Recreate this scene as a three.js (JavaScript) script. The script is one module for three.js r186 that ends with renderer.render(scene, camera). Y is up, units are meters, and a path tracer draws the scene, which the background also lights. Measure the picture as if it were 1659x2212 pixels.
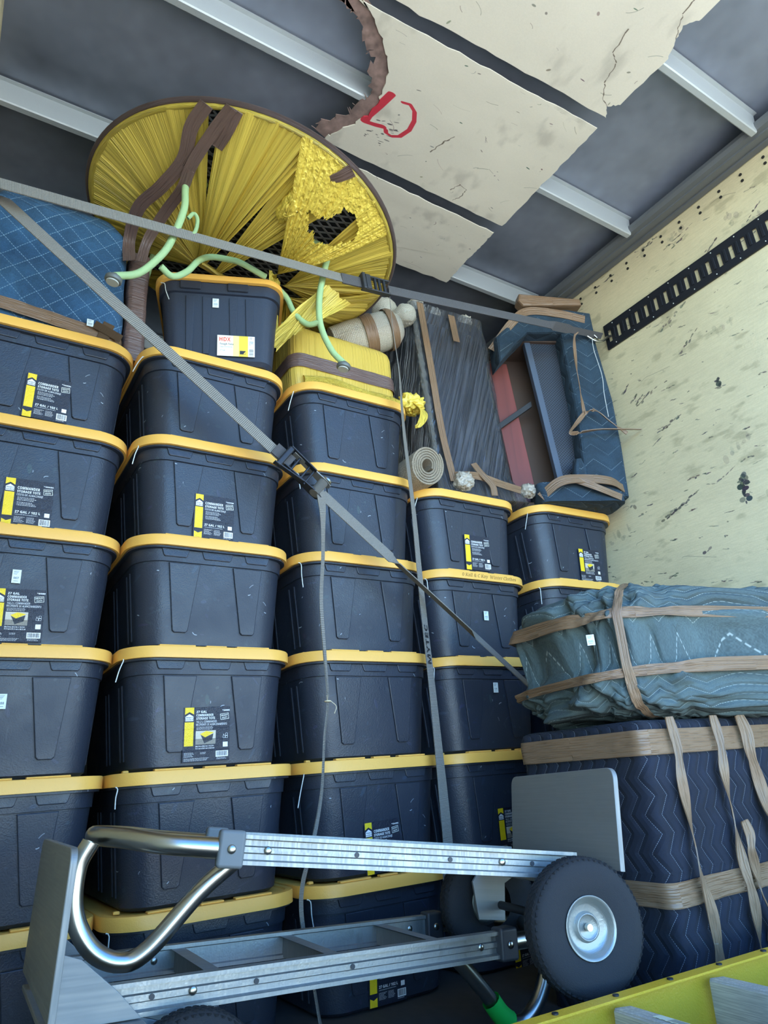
import * as THREE from 'three';
import { Sky } from 'three/addons/objects/Sky.js';
import { RoundedBoxGeometry } from 'three/addons/geometries/RoundedBoxGeometry.js';
import { mergeGeometries, toCreasedNormals } from 'three/addons/utils/BufferGeometryUtils.js';

// ---------- camera, sky, sun, exposure ----------
const scene = new THREE.Scene();
const camera = new THREE.PerspectiveCamera(73.62, 1659 / 2212, 0.03, 200);
camera.rotation.order = 'YXZ';
camera.rotation.set(0.368157, -0.584181, -0.075201);
camera.position.set(0, 0.6027, 1.8848);
const sky = new Sky();
sky.scale.setScalar(1000);
const sunDirection = new THREE.Vector3(-0.62, 0.76, -0.16).normalize();
Object.assign(sky.material.uniforms.sunPosition.value, sunDirection);
sky.material.uniforms.turbidity.value = 3.5;
sky.material.uniforms.rayleigh.value = 1.5;
sky.material.uniforms.mieCoefficient.value = 0.004;
sky.material.uniforms.mieDirectionalG.value = 0.8;
scene.add(sky);
scene.environmentIntensity = 0.9;
const sun = new THREE.DirectionalLight(new THREE.Color(1, 0.91, 0.76), 15);
sun.name = 'sun';
sun.position.copy(sunDirection).multiplyScalar(20);
sun.castShadow = true;
sun.shadow.mapSize.set(2048, 2048);
Object.assign(sun.shadow.camera, { left: -9, right: 9, top: 9, bottom: -9, near: 1, far: 50 });
scene.add(sun, sun.target);
const renderer = new THREE.WebGLRenderer({ antialias: true });
renderer.toneMapping = THREE.LinearToneMapping;
renderer.toneMappingExposure = 1.32;
renderer.shadowMap.enabled = true;

// ---------- helpers ----------
const V = (x, y, z) => new THREE.Vector3(x, y, z);
const PI = Math.PI, lerp = THREE.MathUtils.lerp, clamp = THREE.MathUtils.clamp, smooth = THREE.MathUtils.smoothstep;
const random = (seed) => () => { seed = (seed + 0x6d2b79f5) | 0; let t = Math.imul(seed ^ (seed >>> 15), 1 | seed); t = (t + Math.imul(t ^ (t >>> 7), 61 | t)) ^ t; return ((t ^ (t >>> 14)) >>> 0) / 4294967296; };
const hash = (x, y) => { let h = Math.imul(x, 374761393) + Math.imul(y, 668265263); h = Math.imul(h ^ (h >>> 13), 1274126177); return ((h ^ (h >>> 16)) >>> 0) / 4294967296; };
function noise(x, y, p = 0) {
  const ix = Math.floor(x), iy = Math.floor(y), fx = x - ix, fy = y - iy, u = fx * fx * (3 - 2 * fx), v = fy * fy * (3 - 2 * fy);
  const m = (k) => (p ? ((k % p) + p) % p : k);
  return lerp(lerp(hash(m(ix), m(iy)), hash(m(ix + 1), m(iy)), u), lerp(hash(m(ix), m(iy + 1)), hash(m(ix + 1), m(iy + 1)), u), v);
}
function fbm(x, y, o = 4, p = 0) { let s = 0, a = 0.5, f = 1; for (let i = 0; i < o; i++) { s += a * noise(x * f + i * 17.3 * (p ? 0 : 1), y * f, p ? p * f : 0); a *= 0.5; f *= 2; } return s / (1 - Math.pow(0.5, o)); }
function dataTex(w, h, fn, srgb = false, rep = [1, 1]) {
  const d = new Uint8Array(w * h * 4);
  for (let y = 0; y < h; y++) for (let x = 0; x < w; x++) { const c = fn(x / w, y / h), i = (y * w + x) * 4; for (let k = 0; k < 3; k++) d[i + k] = clamp(Math.round((Array.isArray(c) ? c[k] : c) * 255), 0, 255); d[i + 3] = 255; }
  const t = new THREE.DataTexture(d, w, h);
  t.wrapS = t.wrapT = THREE.RepeatWrapping; t.magFilter = THREE.LinearFilter; t.minFilter = THREE.LinearMipmapLinearFilter; t.generateMipmaps = true;
  if (srgb) t.colorSpace = THREE.SRGBColorSpace;
  t.repeat.set(rep[0], rep[1]); t.needsUpdate = true;
  return t;
}
function canvasTex(w, h, draw, srgb = true) {
  const c = document.createElement('canvas'); c.width = w; c.height = h;
  draw(c.getContext('2d'), w, h);
  const t = new THREE.CanvasTexture(c);
  if (srgb) t.colorSpace = THREE.SRGBColorSpace;
  t.wrapS = t.wrapT = THREE.RepeatWrapping; t.anisotropy = 8;
  return t;
}
const S = (o) => new THREE.MeshStandardMaterial(o);
const P = (o) => new THREE.MeshPhysicalMaterial(o);
const used = {};
function numbered(n) { const k = used[n] = (used[n] ?? -1) + 1; return k ? n + '_' + String(k).padStart(3, '0') : n; }
function mesh(name, geo, mat, parent) {
  const m = new THREE.Mesh(geo, mat); m.name = parent ? name : numbered(name);
  m.castShadow = m.receiveShadow = true; (parent || scene).add(m); return m;
}
function tag(o, label, category, group, kind) { if (label) o.userData.label = label; if (category) o.userData.category = category; if (group) o.userData.group = group; if (kind) o.userData.kind = kind; return o; }
function thing(name, label, category, pos = [0, 0, 0], turn = 0, group) {
  const g = new THREE.Group(); g.name = numbered(name); g.position.set(...pos); g.rotation.y = turn; scene.add(g);
  return tag(g, label, category, group);
}
const structure = (name, geo, mat, label) => tag(mesh(name, geo, mat), label, null, null, 'structure');
const rbox = (w, h, d, r = 0.004, s = 2) => new RoundedBoxGeometry(w, h, d, s, Math.min(r, w / 2.01, h / 2.01, d / 2.01));
const moved = (g, x, y, z, rx = 0, ry = 0, rz = 0) => g.applyMatrix4(new THREE.Matrix4().compose(V(x, y, z), new THREE.Quaternion().setFromEuler(new THREE.Euler(rx, ry, rz)), V(1, 1, 1)));
const merge = (list) => mergeGeometries(list.map((g) => (g.index ? g.toNonIndexed() : g)));
const curveOf = (pts, closed = false, tension = 0.5) => new THREE.CatmullRomCurve3(pts.map((p) => (p.isVector3 ? p : V(...p))), closed, 'catmullrom', tension);
const tube = (pts, r, n = 24, k = 8, closed = false) => new THREE.TubeGeometry(curveOf(pts, closed), n, r, k, closed);
function grid(nu, nv, fn, keep) {   // fn(i, j) -> [x, y, z, u, v]
  const pos = [], uv = [], idx = [];
  for (let j = 0; j <= nv; j++) for (let i = 0; i <= nu; i++) { const a = fn(i / nu, j / nv); pos.push(a[0], a[1], a[2]); uv.push(a[3] ?? i / nu, a[4] ?? j / nv); }
  for (let j = 0; j < nv; j++) for (let i = 0; i < nu; i++) {
    if (keep && !keep((i + 0.5) / nu, (j + 0.5) / nv)) continue;
    const a = j * (nu + 1) + i; idx.push(a, a + 1, a + nu + 2, a, a + nu + 2, a + nu + 1);
  }
  const g = new THREE.BufferGeometry();
  g.setAttribute('position', new THREE.Float32BufferAttribute(pos, 3)); g.setAttribute('uv', new THREE.Float32BufferAttribute(uv, 2)); g.setIndex(idx);
  g.computeVertexNormals(); return g;
}
// flat band with thickness along a curve; across is a direction or a function of t
function ribbon(pts, width, across, thick = 0.002, n = 40, closed = false) {
  const c = Array.isArray(pts) ? curveOf(pts, closed) : pts, pos = [], uv = [], idx = [];
  const L = c.getLength();
  for (let i = 0; i <= n; i++) {
    const t = i / n, p = c.getPoint(t), T = c.getTangent(t), a = (typeof across === 'function' ? across(t) : across).clone();
    a.addScaledVector(T, -a.dot(T)).normalize();
    const N = T.clone().cross(a), w = (typeof width === 'function' ? width(t) : width) / 2, h = thick / 2;
    const corner = [[-w, h], [w, h], [w, h], [w, -h], [w, -h], [-w, -h], [-w, -h], [-w, h]];
    corner.forEach(([x, y], k) => { const q = p.clone().addScaledVector(a, x).addScaledVector(N, y); pos.push(q.x, q.y, q.z); uv.push(t * L, x + (k > 3 && k < 6 ? 0 : 0)); });
  }
  for (let i = 0; i < n; i++) for (let k = 0; k < 8; k += 2) { const a = i * 8 + k, b = a + 1, d = a + 8, e = b + 8; idx.push(a, b, e, a, e, d); }
  if (!closed) { const m = n * 8; idx.push(0, 2, 4, 0, 4, 6, m, m + 4, m + 2, m, m + 6, m + 4); }
  const g = new THREE.BufferGeometry();
  g.setAttribute('position', new THREE.Float32BufferAttribute(pos, 3)); g.setAttribute('uv', new THREE.Float32BufferAttribute(uv, 2)); g.setIndex(idx);
  g.computeVertexNormals(); return g;
}
function roundRect(hx, hz, r, nc = 6, ns = 1) {
  const out = [], cs = [[hx - r, hz - r, 0], [-(hx - r), hz - r, 1], [-(hx - r), -(hz - r), 2], [hx - r, -(hz - r), 3]];
  cs.forEach(([cx, cz, q], k) => {
    for (let i = 0; i <= nc; i++) { const a = (q + i / nc) * PI / 2; out.push([cx + r * Math.cos(a), cz + r * Math.sin(a), Math.cos(a), Math.sin(a)]); }
    const [nx, nz, nq] = cs[(k + 1) % 4], a = (q + 1) * PI / 2, p0 = [cx + r * Math.cos(a), cz + r * Math.sin(a)], p1 = [nx + r * Math.cos(nq * PI / 2), nz + r * Math.sin(nq * PI / 2)];
    for (let i = 1; i < ns; i++) out.push([lerp(p0[0], p1[0], i / ns), lerp(p0[1], p1[1], i / ns), Math.cos(a), Math.sin(a)]);
  });
  return out;
}
// loft of rounded rectangles up y; disp(perimeter, y, x, z) pushes the wall outward
function loft(sections, { nc = 6, ns = 1, bottom = true, top = true, disp, crease = 0.6 } = {}) {
  const pos = [], uv = [], idx = [];
  let n = 0, along = 0;
  sections.forEach((s, k) => {
    const loop = roundRect(s.hx, s.hz, s.r, nc, ns); n = loop.length;
    if (k) along += Math.hypot(s.y - sections[k - 1].y, s.hx - sections[k - 1].hx);
    let per = 0;
    for (let i = 0; i <= n; i++) {
      const [x, z, nx, nz] = loop[i % n];
      if (i) { const q = loop[i - 1]; per += Math.hypot(x - q[0], z - q[1]); }
      const d = disp && i < n ? disp(per, s.y, x, z) : disp ? disp(0, s.y, x, z) : 0;
      pos.push(x + nx * d + (s.cx || 0), s.y, z + nz * d + (s.cz || 0)); uv.push(per, along);
    }
  });
  const m = n + 1;
  for (let k = 0; k < sections.length - 1; k++) for (let i = 0; i < n; i++) { const a = k * m + i; idx.push(a, a + m, a + m + 1, a, a + m + 1, a + 1); }
  const cap = (k, flip) => {
    const s = sections[k], c = pos.length / 3; pos.push(s.cx || 0, s.y, s.cz || 0); uv.push(0, 0);
    const base = c + 1;
    for (let i = 0; i <= n; i++) { const o = (k * m + i) * 3; pos.push(pos[o], pos[o + 1], pos[o + 2]); uv.push(pos[o], pos[o + 2]); }
    for (let i = 0; i < n; i++) idx.push(...(flip ? [c, base + i, base + i + 1] : [c, base + i + 1, base + i]));
  };
  if (bottom) cap(0, true);
  if (top) cap(sections.length - 1, false);
  const g = new THREE.BufferGeometry();
  g.setAttribute('position', new THREE.Float32BufferAttribute(pos, 3)); g.setAttribute('uv', new THREE.Float32BufferAttribute(uv, 2)); g.setIndex(idx);
  return toCreasedNormals(g, crease);
}
function prism(pts, depth, bevel = 0.003) {
  const s = new THREE.Shape(pts.map(([x, y]) => new THREE.Vector2(x, y)));
  return new THREE.ExtrudeGeometry(s, { depth: depth - 2 * bevel, bevelEnabled: bevel > 0, bevelSize: bevel, bevelThickness: bevel, bevelOffset: -bevel, bevelSegments: 2, curveSegments: 8 }).translate(0, 0, bevel);
}
function blob(rx, ry, rz, e1, e2, nu, nv, disp) {   // superellipsoid with folds
  const pw = (c, e) => Math.sign(c) * Math.pow(Math.abs(c), e);
  return grid(nu, nv, (i, j) => {
    const th = i * 2 * PI, ph = (j - 0.5) * PI * 0.998, cp = pw(Math.cos(ph), e1);
    const d = 1 + (disp ? disp(th, ph) : 0);
    return [rx * cp * pw(Math.cos(th), e2) * d, ry * pw(Math.sin(ph), e1) * d, -rz * cp * pw(Math.sin(th), e2) * d, i * 2.2 * (rx + rz) * 1.4, j * ry * 4];
  });
}

// ---------- materials ----------
const grainBump = dataTex(256, 256, (u, v) => fbm(u * 64, v * 64, 2, 64), false, [6, 6]);
const smearRough = dataTex(256, 256, (u, v) => 0.3 + 0.28 * fbm(u * 6, v * 6, 4, 6), false, [2, 2]);
const M = {};
const nicks = (seed) => canvasTex(1024, 1024, (c) => {
  c.fillStyle = 'rgb(41,47,59)'; c.fillRect(0, 0, 1024, 1024);
  const r = random(seed);
  for (let k = 0; k < 500; k++) { c.fillStyle = `rgba(${60 + 40 * r()},${68 + 40 * r()},${84 + 40 * r()},${0.1 + 0.2 * r()})`; c.beginPath(); c.ellipse(r() * 1024, r() * 1024, 2 + 26 * r() * r(), 1 + 5 * r(), r() * 7, 0, 7); c.fill(); }
  for (let k = 0; k < 34; k++) {
    const x = r() * 1024, y = r() * 1024, a = r() * 7, l = 3 + 14 * r() * r();
    c.strokeStyle = `rgba(210,222,228,${0.5 + 0.5 * r()})`; c.lineWidth = 1 + 1.4 * r(); c.beginPath(); c.moveTo(x, y); c.quadraticCurveTo(x + l * Math.cos(a) + 4 * r(), y + l * Math.sin(a), x + 1.6 * l * Math.cos(a + 0.5), y + 1.6 * l * Math.sin(a + 0.5)); c.stroke();
  }
});
M.totes = [11, 12, 13, 14].map((seed) => S({ map: nicks(seed), roughness: 1, roughnessMap: smearRough, bumpMap: grainBump, bumpScale: 0.0004 }));
M.toteHdx = S({ color: new THREE.Color(0.02, 0.027, 0.046), roughness: 0.5, bumpMap: grainBump, bumpScale: 0.0004 });
M.lid = S({ color: 0xf4ba58, roughness: 0.42, bumpMap: grainBump, bumpScale: 0.0002 });
const wrinkle = dataTex(512, 512, (u, v) => {
  const a = fbm(u * 8 + 2 * fbm(u * 4, v * 4, 2, 4), v * 8, 4, 0), w = Math.abs(fbm(u * 10, v * 10, 4, 10) - 0.5) * 2;
  return clamp(0.25 + 0.5 * w + 0.25 * a, 0, 1);
});
wrinkle.repeat.set(5, 5);
const streaks = dataTex(512, 128, (u, v) => 0.5 * noise(u * 128, v * 3, 0) + 0.3 * noise(u * 60 + 9, v * 2) + 0.2 * noise(u * 256, v * 6));
streaks.repeat.set(3, 1);
M.film = P({ color: 0xf4d962, roughness: 0.26, transmission: 0.16, thickness: 0, bumpMap: streaks, bumpScale: 0.006, side: THREE.DoubleSide });
M.filmCrumple = P({ color: 0xf4d85c, roughness: 0.24, transmission: 0.14, thickness: 0, bumpMap: wrinkle, bumpScale: 0.012, side: THREE.DoubleSide });
const tapeWrinkle = dataTex(256, 256, (u, v) => 0.6 * noise(u * 5, v * 40, 0) + 0.4 * fbm(u * 12, v * 24, 3)); tapeWrinkle.repeat.set(4, 12);
M.tape = S({ color: 0x82674e, roughness: 0.36, bumpMap: tapeWrinkle, bumpScale: 0.003, side: THREE.DoubleSide });
M.tapeDark = S({ color: 0x6b5650, roughness: 0.38, bumpMap: tapeWrinkle, bumpScale: 0.003, side: THREE.DoubleSide });
const brushed = dataTex(256, 256, (u, v) => 0.38 + 0.16 * noise(u * 4, v * 200) + 0.14 * fbm(u * 8, v * 8, 3, 8)); brushed.repeat.set(3, 3);
M.alu = S({ color: new THREE.Color(0.36, 0.36, 0.345), metalness: 1, roughness: 1, roughnessMap: brushed, bumpMap: grainBump, bumpScale: 0.0002 });
M.aluDull = S({ color: new THREE.Color(0.27, 0.275, 0.265), metalness: 0.55, roughness: 1.15, roughnessMap: brushed, bumpMap: brushed, bumpScale: 0.0004 });
M.chrome = S({ color: new THREE.Color(0.46, 0.45, 0.4), metalness: 1, roughness: 0.28 });
M.steelDark = S({ color: 0x3a3d44, metalness: 0.7, roughness: 0.5 });
M.rubber = S({ color: new THREE.Color(0.018, 0.019, 0.022), roughness: 0.85, bumpMap: grainBump, bumpScale: 0.0006 });
M.blackPlastic = S({ color: new THREE.Color(0.03, 0.033, 0.04), roughness: 0.45 });
M.greyPlastic = S({ color: 0x6d7274, roughness: 0.55 });
const weave = dataTex(128, 128, (u, v) => 0.35 + 0.4 * (Math.sin(u * 2 * PI * 16) > 0 ? 1 : 0) * 0.8 + 0.25 * noise(u * 40, v * 64, 0)); weave.repeat.set(16, 16);
const weaveColor = dataTex(128, 64, (u, v) => { const a = 0.42 + 0.12 * Math.sin(u * 2 * PI * 16) + 0.1 * noise(u * 60, v * 60); return [a * 1.02, a * 0.99, a * 0.93]; }, true); weaveColor.repeat.set(20, 20);
M.strap = S({ map: weaveColor, roughness: 0.85, bumpMap: weave, bumpScale: 0.0012 });
const weaveDark = dataTex(128, 64, (u, v) => { const a = 0.27 + 0.05 * Math.sin(u * 2 * PI * 16) + 0.06 * noise(u * 60, v * 60); return [a * 1.02, a, a * 1.02]; }, true); weaveDark.repeat.set(20, 20);
M.strapDark = S({ map: weaveDark, roughness: 0.85, bumpMap: weave, bumpScale: 0.0012 });
M.zip = S({ color: 0xd8dcd8, roughness: 0.5 });
function quilt(base, thread, kind, seed) {
  const W = 1024, r = random(seed), lines = [];
  if (kind === 'zigzag') for (let k = -1; k < 9; k++) { const l = []; for (let i = 0; i <= 8; i++) l.push([i * 128, k * 128 + (i % 2 ? 96 : 0)]); lines.push(l); }
  else for (let k = -8; k < 9; k++) { lines.push([[k * 128, 0], [k * 128 + 1024, 1024]]); lines.push([[k * 128 + 1024, 0], [k * 128, 1024]]); }
  const color = canvasTex(W, W, (c) => {
    const im = c.createImageData(W, W);
    for (let y = 0; y < W; y++) for (let x = 0; x < W; x++) {
      const n = 0.72 + 0.56 * (0.6 * fbm(x / 128, y / 128, 4, 8) + 0.4 * noise(x / 2.5, y / 2.5)), i = (y * W + x) * 4;
      for (let k = 0; k < 3; k++) im.data[i + k] = clamp(base[k] * n, 0, 255); im.data[i + 3] = 255;
    }
    c.putImageData(im, 0, 0);
    c.strokeStyle = thread; c.lineWidth = 3.2; c.setLineDash([10, 5]);
    for (const l of lines) { c.globalAlpha = 0.5 + 0.5 * r(); c.beginPath(); l.forEach(([x, y], i) => (i ? c.lineTo(x, y) : c.moveTo(x, y))); c.stroke(); }
  });
  const bump = canvasTex(W, W, (c) => {
    c.fillStyle = '#c0c0c0'; c.fillRect(0, 0, W, W);
    for (let w = 60; w > 4; w -= 8) { c.strokeStyle = `rgb(${60 + w * 2},${60 + w * 2},${60 + w * 2})`; c.lineWidth = w; c.lineJoin = 'round'; for (const l of lines) { c.beginPath(); l.forEach(([x, y], i) => (i ? c.lineTo(x, y) : c.moveTo(x, y))); c.stroke(); } }
  }, false);
  color.repeat.set(1.7, 1.7); bump.repeat.set(1.7, 1.7);
  return S({ map: color, bumpMap: bump, bumpScale: 0.01, roughness: 0.95 });
}
M.blanketTeal = quilt([78, 92, 92], '#bcc4bc', 'zigzag', 3);
M.blanketNavy = quilt([26, 31, 44], '#8c939a', 'zigzag', 5);
M.blanketTeal.map.repeat.set(3, 3); M.blanketTeal.bumpMap.repeat.set(3, 3);
for (const t of [M.blanketNavy.map, M.blanketNavy.bumpMap]) { t.repeat.set(3, 3); t.rotation = PI / 2; }
M.blanketBlue = quilt([50, 86, 118], '#93b0c4', 'cross', 9);
M.blanketSlate = quilt([40, 58, 72], '#7a8890', 'zigzag', 12);

// ---------- the truck box ----------
const XL = -0.12, XR = 2.51, FLOOR = 0.014, ROOF = 2.93, REAR = 1.72, FRONT = -3.2;
{
  const groundTex = dataTex(512, 512, (u, v) => { const n = 0.58 + 0.2 * fbm(u * 8, v * 8, 5, 8) - 0.08 * noise(u * 200, v * 200); return [n, n * 0.96, n * 0.88]; }, true, [14, 14]);
  structure('ground', new THREE.BoxGeometry(18, 0.2, 16).translate(1, -1.25, 3), S({ map: groundTex, roughness: 0.95 }), 'pale concrete ground outside the truck');
  const floorTex = dataTex(512, 512, (u, v) => { const n = 0.16 + 0.1 * fbm(u * 4, v * 30, 4) + 0.03 * noise(u * 200, v * 200); return [n, n * 0.98, n * 0.95]; }, true, [0.8, 0.8]);
  structure('floor', new THREE.BoxGeometry(XR - XL + 0.2, 0.1, REAR - FRONT).translate((XL + XR) / 2, FLOOR - 0.05, (REAR + FRONT) / 2), S({ map: floorTex, roughness: 0.8 }), 'dark worn truck floor');
  // right wall: cream painted plywood with scuffs
  const W = 2048, x0 = -0.4, y0 = 0.88, size = 2.0;
  const wallTex = canvasTex(W, W, (c) => {
    const im = c.createImageData(W, W);
    for (let y = 0; y < W; y++) for (let x = 0; x < W; x++) {
      const n = 0.9 + 0.1 * fbm(x / 300, y / 180, 4) + 0.05 * noise(x / 30, y / 3) - 0.03 * noise(x / 3, y / 3), st = smooth(fbm(x / 90 + 40, y / 40, 4), 0.62, 0.8) * 0.12, i = (y * W + x) * 4;
      im.data[i] = clamp(218 * (n - st), 0, 255); im.data[i + 1] = clamp(202 * (n - st), 0, 255); im.data[i + 2] = clamp(162 * (n - st * 1.1), 0, 255); im.data[i + 3] = 255;
    }
    c.putImageData(im, 0, 0);
    const r = random(77), px = (z) => (z - x0) / size * W, py = (y) => W - (y - y0) / size * W;
    const scuff = (z, y, len, thick, ang, dark, broken = 0) => {
      c.save(); c.translate(px(z), py(y)); c.rotate(-ang);
      const n = Math.max(4, Math.round(len * 140));
      for (let k = 0; k < n; k++) {
        if (r() < broken) continue;
        const u = (k / n - 0.5) * len / size * W, h = thick / size * W * (0.3 + r());
        c.fillStyle = `rgba(${30 + r() * 30},${30 + r() * 25},${34 + r() * 20},${dark * (0.4 + 0.6 * r())})`;
        c.beginPath(); c.ellipse(u + (r() - 0.5) * 8, (r() - 0.5) * h * 1.6, len / n / size * W * (0.6 + r()), h / 2, (r() - 0.5) * 0.3, 0, 7); c.fill();
      }
      c.restore();
    };
    for (let k = 0; k < 420; k++) scuff(x0 + r() * size, y0 + r() * size, 0.01 + 0.05 * r() * r(), 0.002 + 0.003 * r(), -0.1 + 0.5 * (r() - 0.5), 0.35 + 0.5 * r(), 0.3);
    for (let k = 0; k < 46; k++) scuff(x0 + r() * size, y0 + r() * size, 0.04 + 0.12 * r(), 0.003 + 0.006 * r(), 0.1 + 0.5 * (r() - 0.5), 0.7, 0.35);
    for (let k = 0; k < 40; k++) scuff(x0 + r() * size, y0 + r() * size, 0.05 + 0.1 * r(), 0.02 + 0.02 * r(), 0.1, 0.16, 0.6);
    for (const [z, y, l, t, a, d, b] of [[0.607, 1.57, 0.06, 0.02, 1.4, 0.95, 0.1], [0.6, 1.53, 0.11, 0.022, 1.5, 0.95, 0.15], [0.623, 2.0, 0.045, 0.022, 1.2, 0.95, 0.1], [0.23, 2.134, 0.04, 0.008, 0.6, 0.9, 0.1], [0.26, 2.12, 0.05, 0.006, 0.5, 0.8, 0.2], [0.35, 1.573, 0.2, 0.006, 0.35, 0.8, 0.3], [0.55, 1.62, 0.1, 0.004, 0.4, 0.6, 0.3], [0.2, 2.2, 0.05, 0.007, 0.7, 0.9, 0.1], [0.55, 2.25, 0.14, 0.008, 0.55, 0.7, 0.3], [0.95, 2.62, 0.1, 0.007, 0.55, 0.85, 0.2], [0.75, 2.6, 0.06, 0.01, 0.4, 0.85, 0.3], [0.5, 2.4, 0.16, 0.01, 0.45, 0.5, 0.4], [0.9, 2.0, 0.03, 0.01, 0.6, 0.8, 0.2], [0.4, 1.35, 0.05, 0.012, 0.3, 0.7, 0.4], [0.12, 1.66, 0.05, 0.02, 0.4, 0.5, 0.4]]) scuff(z, y, l, t, a, d, b);
    c.strokeStyle = 'rgba(60,55,50,0.5)'; c.lineWidth = 1.5;
    for (let k = 0; k < 16; k++) { c.beginPath(); const z = r() * W, y = r() * W; c.moveTo(z, y); c.bezierCurveTo(z + 60 * r(), y - 20 * r(), z + 120 * r(), y + 30 * (r() - 0.5), z + 160 * r(), y + 60 * (r() - 0.3)); c.stroke(); }
  });
  wallTex.wrapS = wallTex.wrapT = THREE.MirroredRepeatWrapping;
  const wallMat = S({ map: wallTex, roughness: 0.55, bumpMap: grainBump, bumpScale: 0.0006 });
  const wall = new THREE.BoxGeometry(0.05, 2.97, REAR - FRONT).translate(XR + 0.025, 1.485, (REAR + FRONT) / 2);
  { const p = wall.attributes.position, u = wall.attributes.uv; for (let i = 0; i < p.count; i++) u.setXY(i, (p.getZ(i) - x0) / size, (p.getY(i) - y0) / size); }
  const wr = structure('wall_right', wall, wallMat, 'cream painted plywood side wall with black scuffs and rivet holes');
  const holes = [];
  for (let k = 0; k < 18; k++) for (const y of [2.81, 2.778]) holes.push(new THREE.CylinderGeometry(0.0065, 0.0065, 0.003, 14).rotateZ(PI / 2).translate(XR - 0.0012, y, 0.06 + k * 0.0975));
  tag(mesh('rivets', merge(holes), S({ color: 0x3c3a38, metalness: 0.5, roughness: 0.5 }), wr), 'pairs of dark rivet heads', null, null, 'stuff');
  // left wall, front wall, roof skin
  const wl = wall.clone().translate(XL - XR - 0.05, 0, 0);
  structure('wall_left', wl, wallMat, 'cream painted side wall at the left edge');
  structure('wall_front', new THREE.BoxGeometry(XR - XL + 0.1, 2.97, 0.06).translate((XL + XR) / 2, 1.485, FRONT - 0.03), S({ color: 0x8a877c, roughness: 0.7 }), 'front bulkhead of the truck box');
  const skinTex = dataTex(512, 512, (u, v) => { const n = 0.48 + 0.22 * fbm(u * 5, v * 5, 5, 5) + 0.05 * fbm(u * 40, v * 40, 2, 40); return [n * 0.88, n * 0.93, n * 1.03]; }, true, [0.5, 0.5]);
  const skinRough = dataTex(256, 256, (u, v) => 0.3 + 0.35 * fbm(u * 4, v * 4, 4, 4), false, [0.7, 0.7]);
  const roof = new THREE.BoxGeometry(XR - XL + 0.1, 0.04, REAR - FRONT, 1, 1, 1).translate((XL + XR) / 2, ROOF + 0.02, (REAR + FRONT) / 2);
  { const p = roof.attributes.position, u = roof.attributes.uv; for (let i = 0; i < p.count; i++) u.setXY(i, p.getX(i), p.getZ(i)); }
  const ceiling = structure('ceiling', roof, S({ map: skinTex, metalness: 0.35, roughness: 1, roughnessMap: skinRough }), 'bare grey metal roof skin');
  // roof bows: hat-section channels
  const bowMat = S({ color: 0xb9bfc2, metalness: 0.35, roughness: 0.5, bumpMap: grainBump, bumpScale: 0.0004 });
  const bowShape = [[-0.034, 0.085], [-0.034, 0.081], [-0.02, 0.081], [-0.014, 0.004], [-0.01, 0], [0.01, 0], [0.014, 0.004], [0.02, 0.081], [0.034, 0.081], [0.034, 0.085]];
  for (const z of [-1.97, -1.365, -0.757, -0.149, 0.459, 1.067, 1.68]) {
    const g = prism(bowShape, 2.52, 0).rotateY(PI / 2).translate(XL + 0.005, 2.838, z);
    mesh('roof_bow', g, bowMat, ceiling);
  }
  // cove rail between roof and right wall, and its twin on the left
  const railMat = S({ color: 0x6f7376, metalness: 0.5, roughness: 0.55, bumpMap: brushed, bumpScale: 0.0006 });
  const rail = [[0, 0], [-0.006, -0.006], [-0.034, -0.006], [-0.036, 0], [-0.05, 0], [-0.052, -0.005], [-0.08, -0.005], [-0.082, 0.001], [-0.105, 0.004], [-0.118, 0.016], [-0.12, 0.03], [0, 0.085]];
  structure('trim_1', prism(rail, REAR - FRONT, 0).translate(XR, 2.846, FRONT), railMat, 'grooved grey metal rail between roof and right wall');
  // roof liner sheets
  const sheet = (seed, z0, z1, marks) => canvasTex(1024, 1024, (c) => {
    const im = c.createImageData(1024, 1024);
    for (let y = 0; y < 1024; y++) for (let x = 0; x < 1024; x++) {
      const n = 0.93 + 0.07 * fbm(x / 200 + seed, y / 200, 4) - 0.02 * noise(x / 3, y / 3), st = 0.1 * smooth(fbm(x / 60, y / 200 + seed * 3, 4), 0.62, 0.85), i = (y * 1024 + x) * 4;
      im.data[i] = 228 * (n - st); im.data[i + 1] = 221 * (n - st); im.data[i + 2] = 204 * (n - st); im.data[i + 3] = 255;
    }
    c.putImageData(im, 0, 0);
    const r = random(seed), X = (x) => (x - 0.6) / 1.3 * 1024, Y = (z) => 1024 - (z - z0) / (z1 - z0) * 1024;
    for (let k = 0; k < 70; k++) {
      c.strokeStyle = c.fillStyle = `rgba(${50 + 40 * r()},${46 + 40 * r()},${44 + 30 * r()},${0.4 + 0.5 * r()})`; c.lineWidth = 0.6 + 1.3 * r();
      const x = r() * 1024, y = r() * 1024, a = r() * 7, l = 6 + 50 * r() * r();
      if (r() < 0.6) { c.beginPath(); c.moveTo(x, y); c.quadraticCurveTo(x + Math.cos(a) * l + 8 * r(), y + Math.sin(a) * l, x + Math.cos(a + 0.3) * l * 1.6, y + Math.sin(a + 0.3) * l * 1.6); c.stroke(); }
      else { c.beginPath(); c.ellipse(x, y, 2 + 7 * r(), 1.5 + 3 * r(), a, 0, 7); c.fill(); }
    }
    if (marks) marks(c, X, Y, r);
  });
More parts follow.
